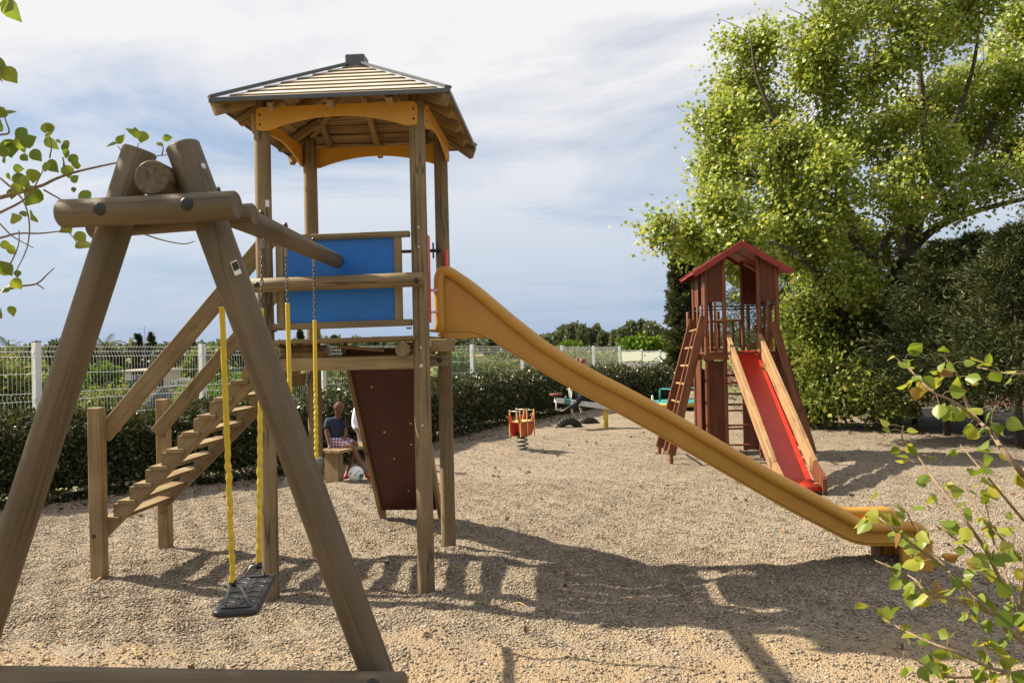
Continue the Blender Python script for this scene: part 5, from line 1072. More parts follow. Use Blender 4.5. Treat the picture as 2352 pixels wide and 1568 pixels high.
for (x, y, H, R, lab, n) in ((2101, 974, 3.3, 1.5, 'feathery dark cypress just right of the leafy shrub', 17000), (2175, 1000, 3.4, 1.5, 'cypress with bare lower trunk behind the sapling', 15000), (2253, 990, 3.6, 1.5, 'browning cypress between two others by the red court', 15000), (2342, 1028, 3.4, 1.5, 'cypress standing at the right edge of the photo', 17000), (2440, 1010, 4.2, 1.7, 'cypress partly cut off beyond the right edge', 12000)):
    conifer('cypress_tree', lab, gr(x, y), H, R, int(n * 2.3), 0.105, None, 0.5, 0.06, GC, 0.7)
conifer('cypress_tree', 'dark cypress behind the poplar trunk', Vector((8.3, 19.5, 0)), 4.6, 1.7, 26000, 0.10, None, 0.3, 0.08, GC)
conifer('cypress_tree', 'dark cypress right behind the red slide ramp', Vector((7.1, 20.5, 0)), 4.0, 1.5, 24000, 0.10, None, 0.1, 0.08, GC)
conifer('cypress_tree', 'young light green cypress seen under the red gable roof', Vector((6.15, 21.5, 0)), 4.6, 1.25, 20000, 0.10, M_OLIVE, 0.1, 0.08, GC)
conifer('cypress_tree', 'dark cypress filling the right edge behind the others', Vector((10.6, 16.3, 0)), 4.0, 1.9, 24000, 0.11, None, 0.3, 0.07, GC)
conifer('cypress_tree', 'low dark cypress filling the gap below the poplar', Vector((9.4, 18.0, 0)), 3.4, 1.7, 24000, 0.10, None, 0.2, 0.07, GC)
cb = at(1572, 800, 30); conifer('column_cypress', 'tall dark column cypress just left of the red gable roof', Vector((cb.x, 30, -0.4)), 5.9, 0.62, 42000, 0.15, M_HEDGE, 0.1, 0.1, None, 0.35, asp=0.4)
random.seed(8)
shrub('leafy_shrub', 'sunlit yellow green leafy shrub beside the gravel edge', clumps([B(1915, 865, 92, 76, 16.6), B(1985, 905, 80, 56, 16.0), B(1860, 800, 62, 60, 17.2), B(1880, 915, 66, 44, 16.3), B(2040, 928, 50, 36, 15.6), B(1835, 730, 50, 60, 17.4), B(1800, 850, 30, 50, 17.2), B(1900, 740, 50, 50, 17.6)], 9, (0.28, 0.5)), 27000, 0.09, M_BRUSH, 0.8, spread=0.15, shell=0.2, stems=7)

# ------------------------------------------------------------------ foreground sapling on the right
sap = thing('poplar_sapling', 'young poplar sapling with large light green leaves in the right foreground', 'tree', (2.25, 3.0, 0))
def zx(pts, x0, y0, s): return [((x0 + x / s) * 0.588, (y0 + y / s) * 0.588) for x, y in pts]
za = lambda *p: zx(p, 2900, 1700, 1.6218); zb = lambda *p: zx(p, 3300, 1250, 2.09)
SAPB = [(za((1860, 1345), (1784, 1310), (1640, 1190), (1570, 1110), (1400, 950), (1290, 840), (1190, 730), (1100, 600), (1040, 480)), 3.0, .011),
        (za((1580, 1130), (1450, 1070), (1300, 1030), (1180, 1010), (1110, 930), (1040, 880), (840, 790)), 2.95, .007), (za((1300, 850), (1150, 740), (1000, 630), (930, 570), (860, 515), (800, 440)), 2.9, .006),
        (za((1860, 1300), (1784, 1240), (1740, 1130), (1690, 950), (1600, 700), (1550, 480), (1540, 420)), 3.15, .010), (za((1690, 1050), (1560, 760), (1450, 590), (1330, 430), (1200, 260), (1110, 130), (1015, 30), (1020, -60)), 3.1, .008),
        (zb((1560, 1380), (1463, 1270), (1290, 1060), (1200, 920), (1100, 830), (1000, 690), (920, 450), (850, 350), (800, 290)), 3.2, .012), (zb((1100, 830), (880, 660), (740, 600), (600, 480), (530, 400), (440, 340)), 3.1, .006), (zb((1560, 450), (1463, 440), (1330, 435), (1080, 385)), 3.2, .005), (zb((1200, 930), (1210, 750), (1245, 690)), 3.2, .005),
        (za((1900, 1530), (1784, 1515), (1600, 1480), (1400, 1390), (1240, 1330), (1100, 1270), (940, 1190), (880, 1130), (815, 1080)), 2.85, .007), (za((1784, 1490), (1500, 1525), (1280, 1528), (1180, 1470), (1020, 1370)), 2.8, .006), (za((1580, 1560), (1550, 1400), (1535, 1310)), 2.8, .004), (za((1784, 800), (1640, 650), (1500, 480), (1400, 330)), 3.3, .006), (za((1784, 540), (1600, 320), (1500, 200), (1380, 60)), 3.3, .006), (za((1560, 930), (1480, 760), (1330, 640), (1230, 560)), 3.05, .005), (za((1750, 1130), (1784, 900), (1770, 700)), 3.2, .006)]
root = Vector((2.32, 3.05, 0)); LP = []; LD = []; mbp = MB()
random.seed(12)
for pts, Y, r in SAPB:
    P = [at(x, y, Y + 0.18 * sin(i * 0.9 + Y * 5)) for i, (x, y) in enumerate(pts)]
    vine('branch', P, r, 0.0022, M_TWIG, sap, 7, 3)
    S = smooth_path(P, 8); L_ = 0
    for i in range(3, len(S)):
        L_ += (S[i] - S[i - 1]).length
        if L_ > random.uniform(0.014, 0.055) and random.random() < (0.5 if i < len(S) * 0.35 else 0.95):
            L_ = 0; d = Vector((random.gauss(0, 1), random.gauss(0, 1), random.gauss(0, .8))).normalized(); q = S[i] + d * random.uniform(0.02, 0.05)
            mbp.tube([S[i], (S[i] + q) * 0.5 + EZ * 0.006, q], 0.0011, 4, caps=False); LP.append(q); LD.append(d + Vector((0, 0, -0.35)))
            if random.random() < 0.35: LP.append(q + d * 0.01); LD.append(d + Vector((random.gauss(0, .8), random.gauss(0, .8), -.3)))
for r0 in (at(2460, 1545, 3.0), at(2450, 1500, 3.15)): vine('stem', [root + Vector((random.uniform(-.05, .05), 0, -0.1)), (root + r0) * 0.5 + Vector((0.03, 0, 0)), r0, at(2430, 1400, 3.05)], 0.022, 0.011, M_TWIG, sap, 8)
vine('stem', [root, Vector((2.28, 3.08, 0.5)), at(2440, 1360, 3.15), at(2410, 1180, 3.2)], 0.022, 0.012, M_TWIG, sap, 8)
tag(mbp.build('leaf_stalks', M_TWIG, sap), kind='stuff')
mobj('leaves', leaf_mesh('leaves', np.array([tuple(p) for p in LP]), 0.05, M_YLEAF, 0.92, unit(np.array([tuple(p) for p in LD])), 0.35, shape='full', droop=0.2), M_YLEAF, sap)

# ------------------------------------------------------------------ the poplar on the left whose twigs reach into the picture and shade the swing frame
lp_ = thing('young_poplar', 'poplar branches with green leaves reaching in from the left edge', 'tree', (-3.55, 3.75, 0))
zc = lambda *p: zx(p, 0, 450, 1.96)
LB = [(zc((-350, 700), (-100, 650), (0, 630), (150, 590), (240, 560), (330, 535), (420, 490), (560, 440), (750, 395), (940, 355), (1100, 325), (1290, 303)), 3.3, .010), (zc((940, 355), (938, 290), (900, 235)), 3.28, .003), (zc((-300, 900), (0, 745), (150, 670), (230, 600), (300, 480), (335, 410)), 3.2, .006), (zc((-300, 1000), (0, 940), (130, 905), (300, 905), (480, 885), (545, 870)), 3.25, .005), (zc((-300, 1380), (0, 1345), (150, 1310), (280, 1290), (360, 1220), (415, 1170)), 3.3, .006), (zc((0, 480), (170, 640), (225, 830), (205, 1020), (120, 1200)), 3.15, .004), (zc((335, 572), (430, 625), (500, 655), (640, 640)), 3.35, .004), (zc((640, 830), (1000, 880), (1220, 950), (1400, 985), (1490, 965)), 3.35, .004), (zc((280, 1290), (340, 1330)), 3.3, .003), (zc((380, 330), (395, 230), (370, 130)), 3.25, .003), (zc((-200, 160), (0, 150), (70, 130), (40, 30), (30, -60)), 3.2, .005), (zc((-100, -500), (-20, -420), (15, -300)), 3.2, .004), (zc((-200, -800), (-60, -830), (40, -870)), 3.2, .004), (zc((0, 830), (100, 930), (255, 1015)), 3.2, .003), (zc((1040, 330), (1050, 260), (1060, 215)), 3.28, .003), (zc((1240, 305), (1250, 255), (1240, 225)), 3.28, .003), (zc((60, 1180), (140, 1000), (145, 880)), 3.2, .003), (zc((530, 900), (580, 960), (600, 1010)), 3.3, .002)]
for pts, Y, r in LB: vine('branch', [at(x, y, Y) for x, y in pts], r, 0.0018, M_TWIG, lp_, 7, 3)
LPTS = [(130, 140, 1.4), (160, 180, 1.2), (60, 220, 1.3), (150, 250, 1.0), (90, 260, 1.0), (350, 95, .9), (355, 205, 1.0), (380, 175, .6), (440, 220, .6), (490, 235, .6), (405, 120, .6), (370, 385, 1.2), (345, 400, .8), (490, 370, .9), (540, 340, .9), (545, 410, .8), (500, 420, .9), (470, 300, .6), (520, 300, .6), (280, 590, 1.4), (255, 800, 1.0), (540, 870, 1.2), (500, 890, .8), (600, 1000, 1.5), (590, 930, .7), (20, 1000, 1.0), (50, 1050, .8), (100, 440, 1.0), (200, 500, 1.0), (130, 480, .9), (150, 570, 1.0), (190, 540, .9), (245, 305, .7), (160, 340, .6), (250, 450, .9), (865, 240, 1.1), (905, 260, .6), (1060, 170, .9), (1100, 160, .8), (1045, 215, .6), (1250, 210, .6), (1265, 205, .5), (1235, 245, .4), (620, 620, .9), (540, 540, .6), (560, 590, .5), (640, 870, .6), (30, 1190, 1.0), (70, 1260, 1.0), (100, 1290, .9), (130, 1225, .7), (70, 1500, .8), (10, 1530, .8), (60, 0, 1.2), (30, -15, 1.2), (10, -400, 1.5), (30, -330, 1.3), (5, -260, 1.2), (40, -860, 1.8), (10, -840, 1.6), (80, -880, 1.2), (130, 860, .9), (180, 770, .6), (60, 350, .8), (15, 390, .8), (75, 1340, .8), (15, 100, .8), (60, 480, .8), (90, 600, .7)]
P3 = []; D3 = []; S3 = []; random.seed(4)
for x, y, s in LPTS:
    px, py = zc((x, y))[0]; P3.append(tuple(at(px, py, 3.26 + random.uniform(-.1, .12)) + EZ * 0.02)); D3.append((random.gauss(0, .5), random.gauss(0, .25), random.gauss(-.5, .5))); S3.append(0.058 * s)
mobj('leaves', leaf_mesh('leaves', np.array(P3), np.array(S3), M_YLEAF, 0.95, unit(np.array(D3)), 0.3, shape='full', nrm=np.tile([0.2, -1.0, 0.3], (len(P3), 1)), rnd=RNG.random(len(P3)) * 0.72), M_YLEAF, lp_)
vine('trunk', [Vector((-3.6, 3.8, -0.2)), Vector((-3.62, 3.78, 1.2)), Vector((-3.75, 3.85, 2.6)), Vector((-3.9, 3.95, 4.2))], 0.09, 0.03, M_BARK, lp_, 10)
for pts in ([(-3.62, 3.78, 1.3), (-3.2, 3.5, 1.9), at(-210, 640, 3.3)], [(-3.7, 3.8, 2.2), (-3.3, 3.4, 2.9), (-3.0, 3.3, 3.4)], [(-3.62, 3.78, 1.6), (-4.2, 4.1, 2.6), (-4.5, 4.2, 3.4)], [(-3.62, 3.78, 1.0), (-3.3, 3.5, 1.25), at(-180, 1030, 3.3)]): vine('limb', pts, 0.03, 0.008, M_TWIG, lp_, 8)
cb_ = [((-3.55, 3.55, 3.55), (.75, .75, .7), 1), ((-4.1, 3.9, 4.0), (.9, .9, .8), 1.3), ((-3.25, 3.2, 2.85), (.45, .6, .5), .45), ((-4.5, 4.1, 3.1), (.8, .8, .8), 1), ((-3.9, 3.5, 2.5), (.6, .6, .6), .6), ((-3.3, 3.0, 3.75), (.6, .6, .5), .5), ((-4.6, 4.3, 4.8), (.8, .8, .8), 1.0), ((-3.7, 3.1, 4.5), (.7, .7, .6), .7)]
pos, dr = blob_points(cb_, 560, 12, 0.13, 0.3); keep = pos[:, 0] < -0.66 * pos[:, 1] - 0.05
mobj('crown', leaf_mesh('crown', pos[keep], 0.075, M_POPLAR, 0.9, dr[keep], 1.0, shape='full'), M_POPLAR, lp_)
# ------------------------------------------------------------------ beyond the fence
M_ASPH = paint('grey_asphalt', (0.11, 0.105, 0.10), rough=0.9, dirt=0.3, scale=2)
M_COURT = paint('brick_red_court', (0.17, 0.062, 0.042), rough=0.9, var=0.12, dirt=0.35, scale=1.2, dirtcol=(0.30, 0.16, 0.11))
M_SOIL = paint('dark_leaf_litter', (0.055, 0.042, 0.028), rough=0.95, var=0.3, dirt=0.5, scale=3)
M_TILE = paint('terracotta_roof', (0.34, 0.21, 0.155), rough=0.85, var=0.15, dirt=0.3, scale=1.0)
M_WALL = paint('cream_render', (0.45, 0.38, 0.30), rough=0.9, dirt=0.2, scale=1)
M_WWALL = paint('white_render', (0.58, 0.58, 0.58), rough=0.9, dirt=0.1, scale=1)
M_GLASS = paint('dark_glass', (0.01, 0.012, 0.015), rough=0.08, spec=0.8, dirt=0.0)
M_CARP = paint('dark_blue_car_paint', (0.012, 0.016, 0.026), rough=0.2, spec=0.7, dirt=0.05, bump=0.0)
M_WCARP = paint('pale_car_paint', (0.40, 0.48, 0.52), rough=0.25, spec=0.7, dirt=0.05, bump=0.0)
M_LAMP = paint('red_lamp', (0.35, 0.02, 0.02), rough=0.2); M_TURQ = paint('turquoise_letters', (0.02, 0.42, 0.42), rough=0.5); M_NAVYB = paint('navy_sign_board', (0.02, 0.022, 0.05), rough=0.5)
def sheet(name, P, m): o = mobj(name, mesh_from(name, P, [tuple(range(len(P)))]), m); tag(o, kind='structure'); return o
def lz(x, y): return float(land_z(np.array([x]), np.array([y]))[0])
sheet('court', [Vector(p) for p in ((9.8, 18.6, -0.25), (40, 18.6, -0.25), (60, 60, -0.25), (10.2, 60, -0.25))], M_COURT)
def edge_pts(): return [Vector((7.45 + 0.2 * sin(y * 1.1), y, -0.012)) for y in np.arange(9.0, 24.0, 1.0)] + [Vector((12.5, y, -0.05)) for y in np.arange(23.0, 8.0, -1.0)]
ep = edge_pts(); n_ = len(ep) // 2; V = ep[:n_] + list(reversed(ep[n_:])); F = [(i, i + n_, i + n_ + 1, i + 1) for i in range(n_ - 1)]
o = mobj('litter_bed', mesh_from('litter_bed', V, F), M_SOIL); tag(o, kind='structure')
ry = -1.02
sheet('car_park', [Vector(p) for p in ((-60, 26, ry), (-9.0, 26, ry), (-7.5, 34, ry), (-60, 34, ry))], M_ASPH)
# wire fence of the red court, half hidden by the trunks
cf = thing('court_fence', 'thin dark wire fence of the red court behind the cypress trunks', 'fence', (9.2, 17.2, 0))
mb = MB()
for k in range(0, 60): mb.tube([Vector((9.2 + k * 0.2, 17.2, -0.2)), Vector((9.2 + k * 0.2 , 17.2, 1.1))], 0.003, 3, caps=False)
for z in (0.1, 0.35, 0.6, 0.85, 1.1): mb.tube([Vector((9.2, 17.2, z)), Vector((21.2, 17.2, z))], 0.004, 3, caps=False)
mb.build('wire_panel', M_BOLT, cf)
for k in range(5): cyl('post', (9.2 + k * 3, 17.2, -0.3), (9.2 + k * 3, 17.2, 1.2), 0.03, M_BOLT, cf, 8)
# the car
def car(name, label, p, yaw, m, L=4.3, H=1.5, Wd=1.75):
    t = thing(name, label, 'car', p); A = Vector((cos(yaw), sin(yaw), 0)); Bv = Vector((-A.y, A.x, 0)); p = Vector(p)
    X = lambda x, y, z: p + A * x + Bv * y + EZ * z; h = L / 2; w = Wd / 2
    prof = [(-h, .35), (-h + .03, .75), (-h + .08, .95), (-h + 1.0, 1.02), (-h + 1.5, H - .08), (-h + 2.0, H), (h - .75, H), (h - .25, H - .12), (h - .03, 1.0), (h, .55), (h - .05, .3), (h - .55, .22), (-h + .5, .22)]
    V = []; k = len(prof)
    for s, sc in ((-1, 1), (1, 1)):
        for x, z in prof: V.append(X(x, s * (w - (0.16 if z > 1.05 else 0)), z))
    F = [tuple(range(k)), tuple(reversed(range(k, 2 * k)))] + [(i, k + i, k + (i + 1) % k, (i + 1) % k) for i in range(k)]
    o_ = mobj('body', mesh_from('body', V, F), m, t); bv = o_.modifiers.new('b', 'BEVEL'); bv.width = 0.05; bv.segments = 2
    for s in (-1, 1):
        for x0, x1 in ((-h + 1.35, -h + 2.25), (-h + 2.32, -h + 3.15), (-h + 3.22, h - .35)):
            q = [X(x0 + (.18 if x0 < -h + 1.5 else 0), s * (w - .07), 1.06), X(x1, s * (w - .07), 1.06), X(x1 - (.12 if x1 > h - .5 else 0), s * (w - .145), H - .13), X(x0 + (.42 if x0 < -h + 1.5 else 0), s * (w - .145), H - .13)]
            MB().prism(q, Bv * (s * 0.012)).build('window', M_GLASS, t)
        for x in (-h + .78, h - .78):
            wh = MB().tube([X(x, s * (w - .2), .32), X(x, s * (w + .01), .32)], .32, 20).build('wheel', M_RUBBER, t); MB().tube([X(x, s * (w), .32), X(x, s * (w + .02), .32)], .2, 14).build('rim', M_ZINC, wh)
        MB().box(X(h - .04, s * (w - .18), .85), (.08, .2, .22), Matrix.Rotation(yaw, 3, 'Z')).build('tail_lamp', M_LAMP, t); MB().box(X(-h + .06, s * (w - .3), .72), (.08, .34, .14), Matrix.Rotation(yaw, 3, 'Z')).build('headlight', M_STICK, t)
    MB().prism([X(-h + 1.06, -w + .2, 1.06), X(-h + 1.06, w - .2, 1.06), X(-h + 1.5, w - .26, H - .11), X(-h + 1.5, -w + .26, H - .11)], A * -0.012).build('windscreen', M_GLASS, t)
    return t
car('parked_car', 'dark estate car parked beyond the fence behind the stair rails', Vector((-11.7, 29.5, ry + 0.005)), 0.15, M_CARP, 4.3, 1.62)
car('parked_car', 'pale car just visible between the stair treads and the leaning swing leg', Vector((-6.9, 29.5, ry + 0.2)), 0.1, M_WCARP, 4.2, 1.5)
# signs
def text(body, p, size, m, parent, xd, nm='lettering'):
    cu = bpy.data.curves.new(nm, 'FONT'); cu.body = body; cu.size = size; cu.extrude = 0.004; cu.align_x = 'LEFT'
    o = bpy.data.objects.new(nm, cu); cu.materials.append(m); z = Vector((0, 0, 1)); xd = Vector(xd).normalized(); n = xd.cross(z)
    COL.objects.link(o); me = bpy.data.meshes.new_from_object(o.evaluated_get(bpy.context.evaluated_depsgraph_get())); me.name = nm; bpy.data.objects.remove(o); bpy.data.curves.remove(cu)
    if not me.materials: me.materials.append(m)
    return mobj(nm, me, None, parent, Matrix(((xd.x, z.x, n.x, p[0]), (xd.y, z.y, n.y, p[1]), (xd.z, z.z, n.z, p[2]), (0, 0, 0, 1))))
sg = thing('hire_hut', 'low hut with navy sign board beyond the fence', 'hut', (-19, 41, -1.2))
a, b = at(268, 858, 40), at(345, 890, 40)
MB().box(((a.x + b.x) / 2 + 0.1, 41.6, (a.z + b.z) / 2 - 0.4), (1.9, 3, 1.7)).build('wall', M_WALL, sg)
MB().box(((a.x + b.x) / 2 + 0.1, 41.5, a.z + 0.12), (2.1, 3.4, 0.08)).build('roof', M_WALL, sg)
bo = MB().box(((a.x + b.x) / 2 + 0.55, 40.0, (a.z + b.z) / 2 + 0.05), (b.x - a.x + 0.2, 0.05, 0.85)).build('sign_board', M_NAVYB, sg)
MB().box((a.x + 0.30, 39.96, a.z - 0.12), (0.85, 0.03, 0.42)).build('sign_panel', M_WWALL, sg)
text('JET SKI', (a.x + 0.75, 39.95, a.z - 0.28), 0.34, M_STICK, bo, (1, 0, 0)); text('OFF-SHORE', (a.x + 0.62, 39.95, a.z - 0.60), 0.27, M_TURQ, bo, (1, 0, 0))
MB().box((a.x + 1.3, 39.955, a.z - 0.72), (1.1, 0.02, 0.10)).build('sign_stripe', M_ORANGE, bo)
bn_ = thing('banner_sign', 'white lettered banner board right of the navy sign', 'sign', at(420, 890, 40))
a, b = at(388, 870, 40), at(452, 888, 40)
MB().prism([Vector((a.x, 40, b.z)), Vector((b.x, 40, b.z)), Vector((b.x, 40, a.z - .05)), Vector((b.x - .5, 40, a.z + .03)), Vector((b.x - .75, 40, a.z + .06)), Vector((a.x, 40, a.z - .12))], Vector((0, 0.05, 0))).build('board', M_WWALL, bn_)
text('La  RANIA', (a.x + 0.06, 39.98, a.z - 0.27), 0.24, M_NAVYB, bn_, (1, 0, 0))
for x in (a.x + .2, b.x - .2): cyl('post', (x, 40.05, -1.3), (x, 40.05, a.z - .2), 0.03, M_STEEL, bn_, 8)
ps = thing('small_sign', 'small pale blue sign on a post beyond the fence by the top stair', 'sign', at(547, 880, 36))
a = at(540, 857, 36); MB().box((a.x + .15, 36, a.z - .25), (.38, .04, .62)).build('board', M_WCARP, ps); cyl('post', (a.x + .15, 36.03, -1.3), (a.x + .15, 36.03, a.z - .3), .025, M_STEEL, ps, 8); text('Pl', (a.x, 35.97, a.z - .2), .22, M_NAVYB, ps, (1, 0, 0))
# houses
def house(name, label, x0, x1, ye, yr, Y, dep=6.0, m=None):
    a = at(x0, ye, Y); b = at(x1, ye, Y); r = at((x0 + x1) / 2, yr, Y + dep / 2); t = thing(name, label, 'house', (a.x, Y, -1.5)); z0 = -1.8
    MB().box(((a.x + b.x) / 2, Y + dep / 2, (a.z + z0) / 2), (b.x - a.x, dep, a.z - z0)).build('wall', M_WALL, t)
    o = .35; P = [Vector((a.x - o, Y - o, a.z)), Vector((b.x + o, Y - o, a.z)), Vector((b.x + o, Y + dep + o, a.z)), Vector((a.x - o, Y + dep + o, a.z)), Vector((a.x + (b.x - a.x) * .3, Y + dep / 2, r.z)), Vector((a.x + (b.x - a.x) * .7, Y + dep / 2, r.z))]
    rf = mobj('roof', mesh_from('roof', P, [(0, 1, 5, 4), (1, 2, 5), (2, 3, 4, 5), (3, 0, 4), (3, 2, 1, 0)]), M_TILE, t)
    MB().box((P[4].x + .5, Y + dep / 2 + .3, r.z + .1), (.4, .4, .7)).build('chimney', M_WALL, rf)
    for f in (.25, .6): MB().box((a.x + (b.x - a.x) * f, Y - .01, a.z - .9), (.9, .06, .9)).build('window', M_GLASS, t)
    return t
house('house', 'low house with pink tiled roof left of the leaning swing leg', 128, 208, 888, 862, 46); house('house', 'house roof peeping above the oleander at the far left', 40, 100, 890, 868, 52)
house('house', 'distant pale villa between the dark column cypresses', 285, 312, 838, 825, 130, 9)
wb = thing('white_building', 'long low white building beyond the field right of the tower', 'building', at(1075, 840, 70)); a, b = at(1045, 822, 70), at(1130, 845, 70)
MB().box(((a.x + b.x) / 2, 73, (a.z - 1.6) / 2), (b.x - a.x, 6, a.z + 1.6)).build('wall', M_WWALL, wb); MB().box(((a.x + b.x) / 2, 73, a.z + .05), (b.x - a.x + .6, 6.6, .15)).build('roof', M_TILE, wb)
for k in range(3): MB().box((a.x + .6 + k * 1.0, 69.98, a.z - .7), (.5, .06, .6)).build('window', M_GLASS, wb)
# trees on the left beyond the fence
def btree(name, label, blobs, n, ls, m, trunk=True, grp=None, asp=0.7):
    tot = sum(b[2] for b in blobs); c = Vector(blobs[0][0]); zb = lz(c.x, c.y); t = thing(name, label, 'tree', (c.x, c.y, zb), group=grp)
    pos, dr = blob_points([(b[0], b[1], b[2] / tot) for b in blobs], n, 12, blobs[0][1][0] * 0.12, 0.35); mobj('crown', leaf_mesh('crown', pos, ls, m, asp, dr, 0.9), m, t)
    if trunk: vine('trunk', [Vector((c.x, c.y, zb - .2)), Vector((c.x + .05, c.y, (zb + c.z) / 2)), c], 0.02 + blobs[0][1][0] * 0.09, 0.04, M_DBARK, t, 8, 3)
    return t
GL = 'trees beyond the left fence'
btree('broad_tree', 'dark bushy tree behind the left fence post', [B(150, 825, 38, 42, 40), B(195, 815, 30, 30, 41), B(120, 830, 24, 26, 41), B(178, 860, 36, 30, 40)], 6000, .22, M_OLIVE, grp=GL)
btree('broad_tree', 'light green tree behind the far left oleander', [B(20, 855, 45, 28, 36), B(75, 865, 40, 26, 37), B(-20, 850, 40, 34, 36)], 5000, .2, M_BRUSH, grp=GL)
btree('broad_tree', 'small round green tree with thin trunk left of the navy sign', [B(232, 880, 34, 36, 33), B(250, 868, 24, 26, 33), B(214, 868, 20, 22, 33)], 5000, .17, M_PINE, grp=GL)
btree('broad_tree', 'dense round topped dark tree under the palm fronds', [B(252, 832, 24, 38, 52), B(250, 870, 26, 34, 52)], 5000, .26, M_CONIF, grp=GL)
btree('broad_tree', 'hazy grey green trees left of the twin column cypresses', [B(296, 858, 22, 16, 60), B(280, 850, 16, 14, 60)], 2600, .3, M_OLIVE, grp=GL)
btree('broad_tree', 'dark tree behind the stair rail just right of the twin cypresses', [B(385, 825, 30, 30, 48), B(410, 850, 30, 26, 48), B(370, 860, 26, 20, 48)], 5000, .25, M_OLIVE, grp=GL)
btree('broad_tree', 'leafy tree between the two stair handrails', [B(465, 835, 30, 32, 45), B(495, 845, 26, 26, 45), B(440, 850, 24, 24, 45)], 5000, .23, M_BRUSH, grp=GL)
btree('broad_tree', 'dark tree beyond the fence beside the top of the stairs', [B(545, 830, 30, 36, 48), B(575, 845, 30, 30, 48), B(600, 835, 30, 30, 48)], 5000, .25, M_OLIVE, grp=GL)
for x, top, bot, Y, w, lab in ((318, 772, 850, 55, .62, 'left one of the twin dark column cypresses'), (348, 770, 858, 55, .66, 'right one of the twin dark column cypresses'), (441, 783, 850, 58, .6, 'slim column cypress behind the upper stair rail'), (690, 758, 800, 62, .5, 'slender cypress tip seen under the blue panel'), (768, 768, 800, 62, .6, 'short cypress tip right of the rear tower post'), (1130, 782, 805, 60, .55, 'small cypress below the slide hump')):
    p = at(x, bot, Y); q = at(x, top, Y); zb = min(p.z, lz(p.x, Y)); conifer('column_cypress', lab, Vector((p.x, Y, zb)), q.z - zb + .15, w * 0.8, 9000, .2, M_CONIF, .1, .08, 'slim column cypresses', .75)
def palm(name, label, x, y, Y, n=16, fl=1.5, zb=-1.2):
    c = at(x, y, Y); t = thing(name, label, 'palm', (c.x, Y, zb)); vine('trunk', [Vector((c.x - .1, Y, zb - .2)), Vector((c.x + .03, Y, (c.z + zb) / 2)), c], .14, .10, M_BARK, t, 9)
    for k in range(n):
        an = 2 * pi * k / n + random.random() * .4; el = random.uniform(.1, 1.1); d = Vector((cos(an), sin(an), 0)); L_ = fl * random.uniform(.75, 1.1); P = []
        for i in range(9): s = i / 8; P.append(c + d * (L_ * s * cos(el) * (1 - .1 * s)) + EZ * (L_ * (s * sin(el) - .75 * s * s * cos(el))))
        mb = MB().tube(P, [.018 * (1 - .8 * i / 8) for i in range(9)], 4, caps=False); sd = Vector((-d.y, d.x, 0))
        for i in range(1, 9):
            for h in (0, .5):
                p = P[i - 1].lerp(P[i], h); dd = (P[i] - P[i - 1]).normalized(); ll = .34 * fl / 1.5 * (1 - abs(i / 8 - .45) * .9)
                for s in (-1, 1): e = p + sd * (s * ll) + dd * (ll * .5) - EZ * (ll * .45); mb.add([p, p + dd * .05, e], [(0, 1, 2)])
        o = mb.build('frond', M_PALM, t)
M_PALM = paint('palm_frond', (0.085, 0.10, 0.035), rough=0.85, spec=0.1, dirt=0.3, dirtcol=(0.2, 0.15, 0.06))
random.seed(9); palm('palm', 'palm with arching fronds at the far left above the fence', 22, 808, 34, 15, 1.6); palm('palm', 'palm with arching fronds right of the left swing leg', 240, 795, 50, 15, 1.9)
# scrub just beyond the wire
GS = 'scrub beyond the wire fence'
for i, (x, y, rx, ry_, Y, m, lab) in enumerate(((1130, 860, 60, 34, 28, M_BRUSH, 'pale scrub behind the fence below the slide hump'), (1230, 850, 60, 36, 33, M_OLIVE, 'dark scrub behind the fence left of the girl'), (1330, 840, 50, 34, 38, M_BRUSH, 'light scrub behind the fence above the far hedge'), (1400, 850, 40, 40, 38, M_BRUSH, 'light scrub behind the last wire panel'), (800, 880, 60, 30, 22, M_BRUSH, 'bright scrub behind the fence right of the rear tower post'), (700, 885, 50, 30, 21, M_BRUSH, 'bright scrub behind the fence below the deck'), (560, 905, 60, 34, 19, M_PINE, 'bright grass scrub behind the fence at the upper stairs'), (255, 925, 45, 20, 24, M_BRUSH, 'dry scrub behind the fence left of the dark car'), (455, 915, 34, 18, 24, M_BRUSH, 'dry scrub behind the fence between the stair rails'), (1050, 850, 30, 30, 24, M_PINE, 'green scrub behind the fence beside the rear right post'), (1180, 820, 34, 22, 45, M_CONIF, 'dark low tree in the field below the slide'))):
    b = [B(x, y, rx, ry_, Y), B(x + rx * .7, y + 6, rx * .6, ry_ * .8, Y + .4), B(x - rx * .6, y + 8, rx * .6, ry_ * .7, Y - .3)]
    shrub('wild_scrub', lab, b, 4200, 0.10 + .004 * Y * .4, m, .45, group=GS, stems=2, spread=.16, shell=.25)
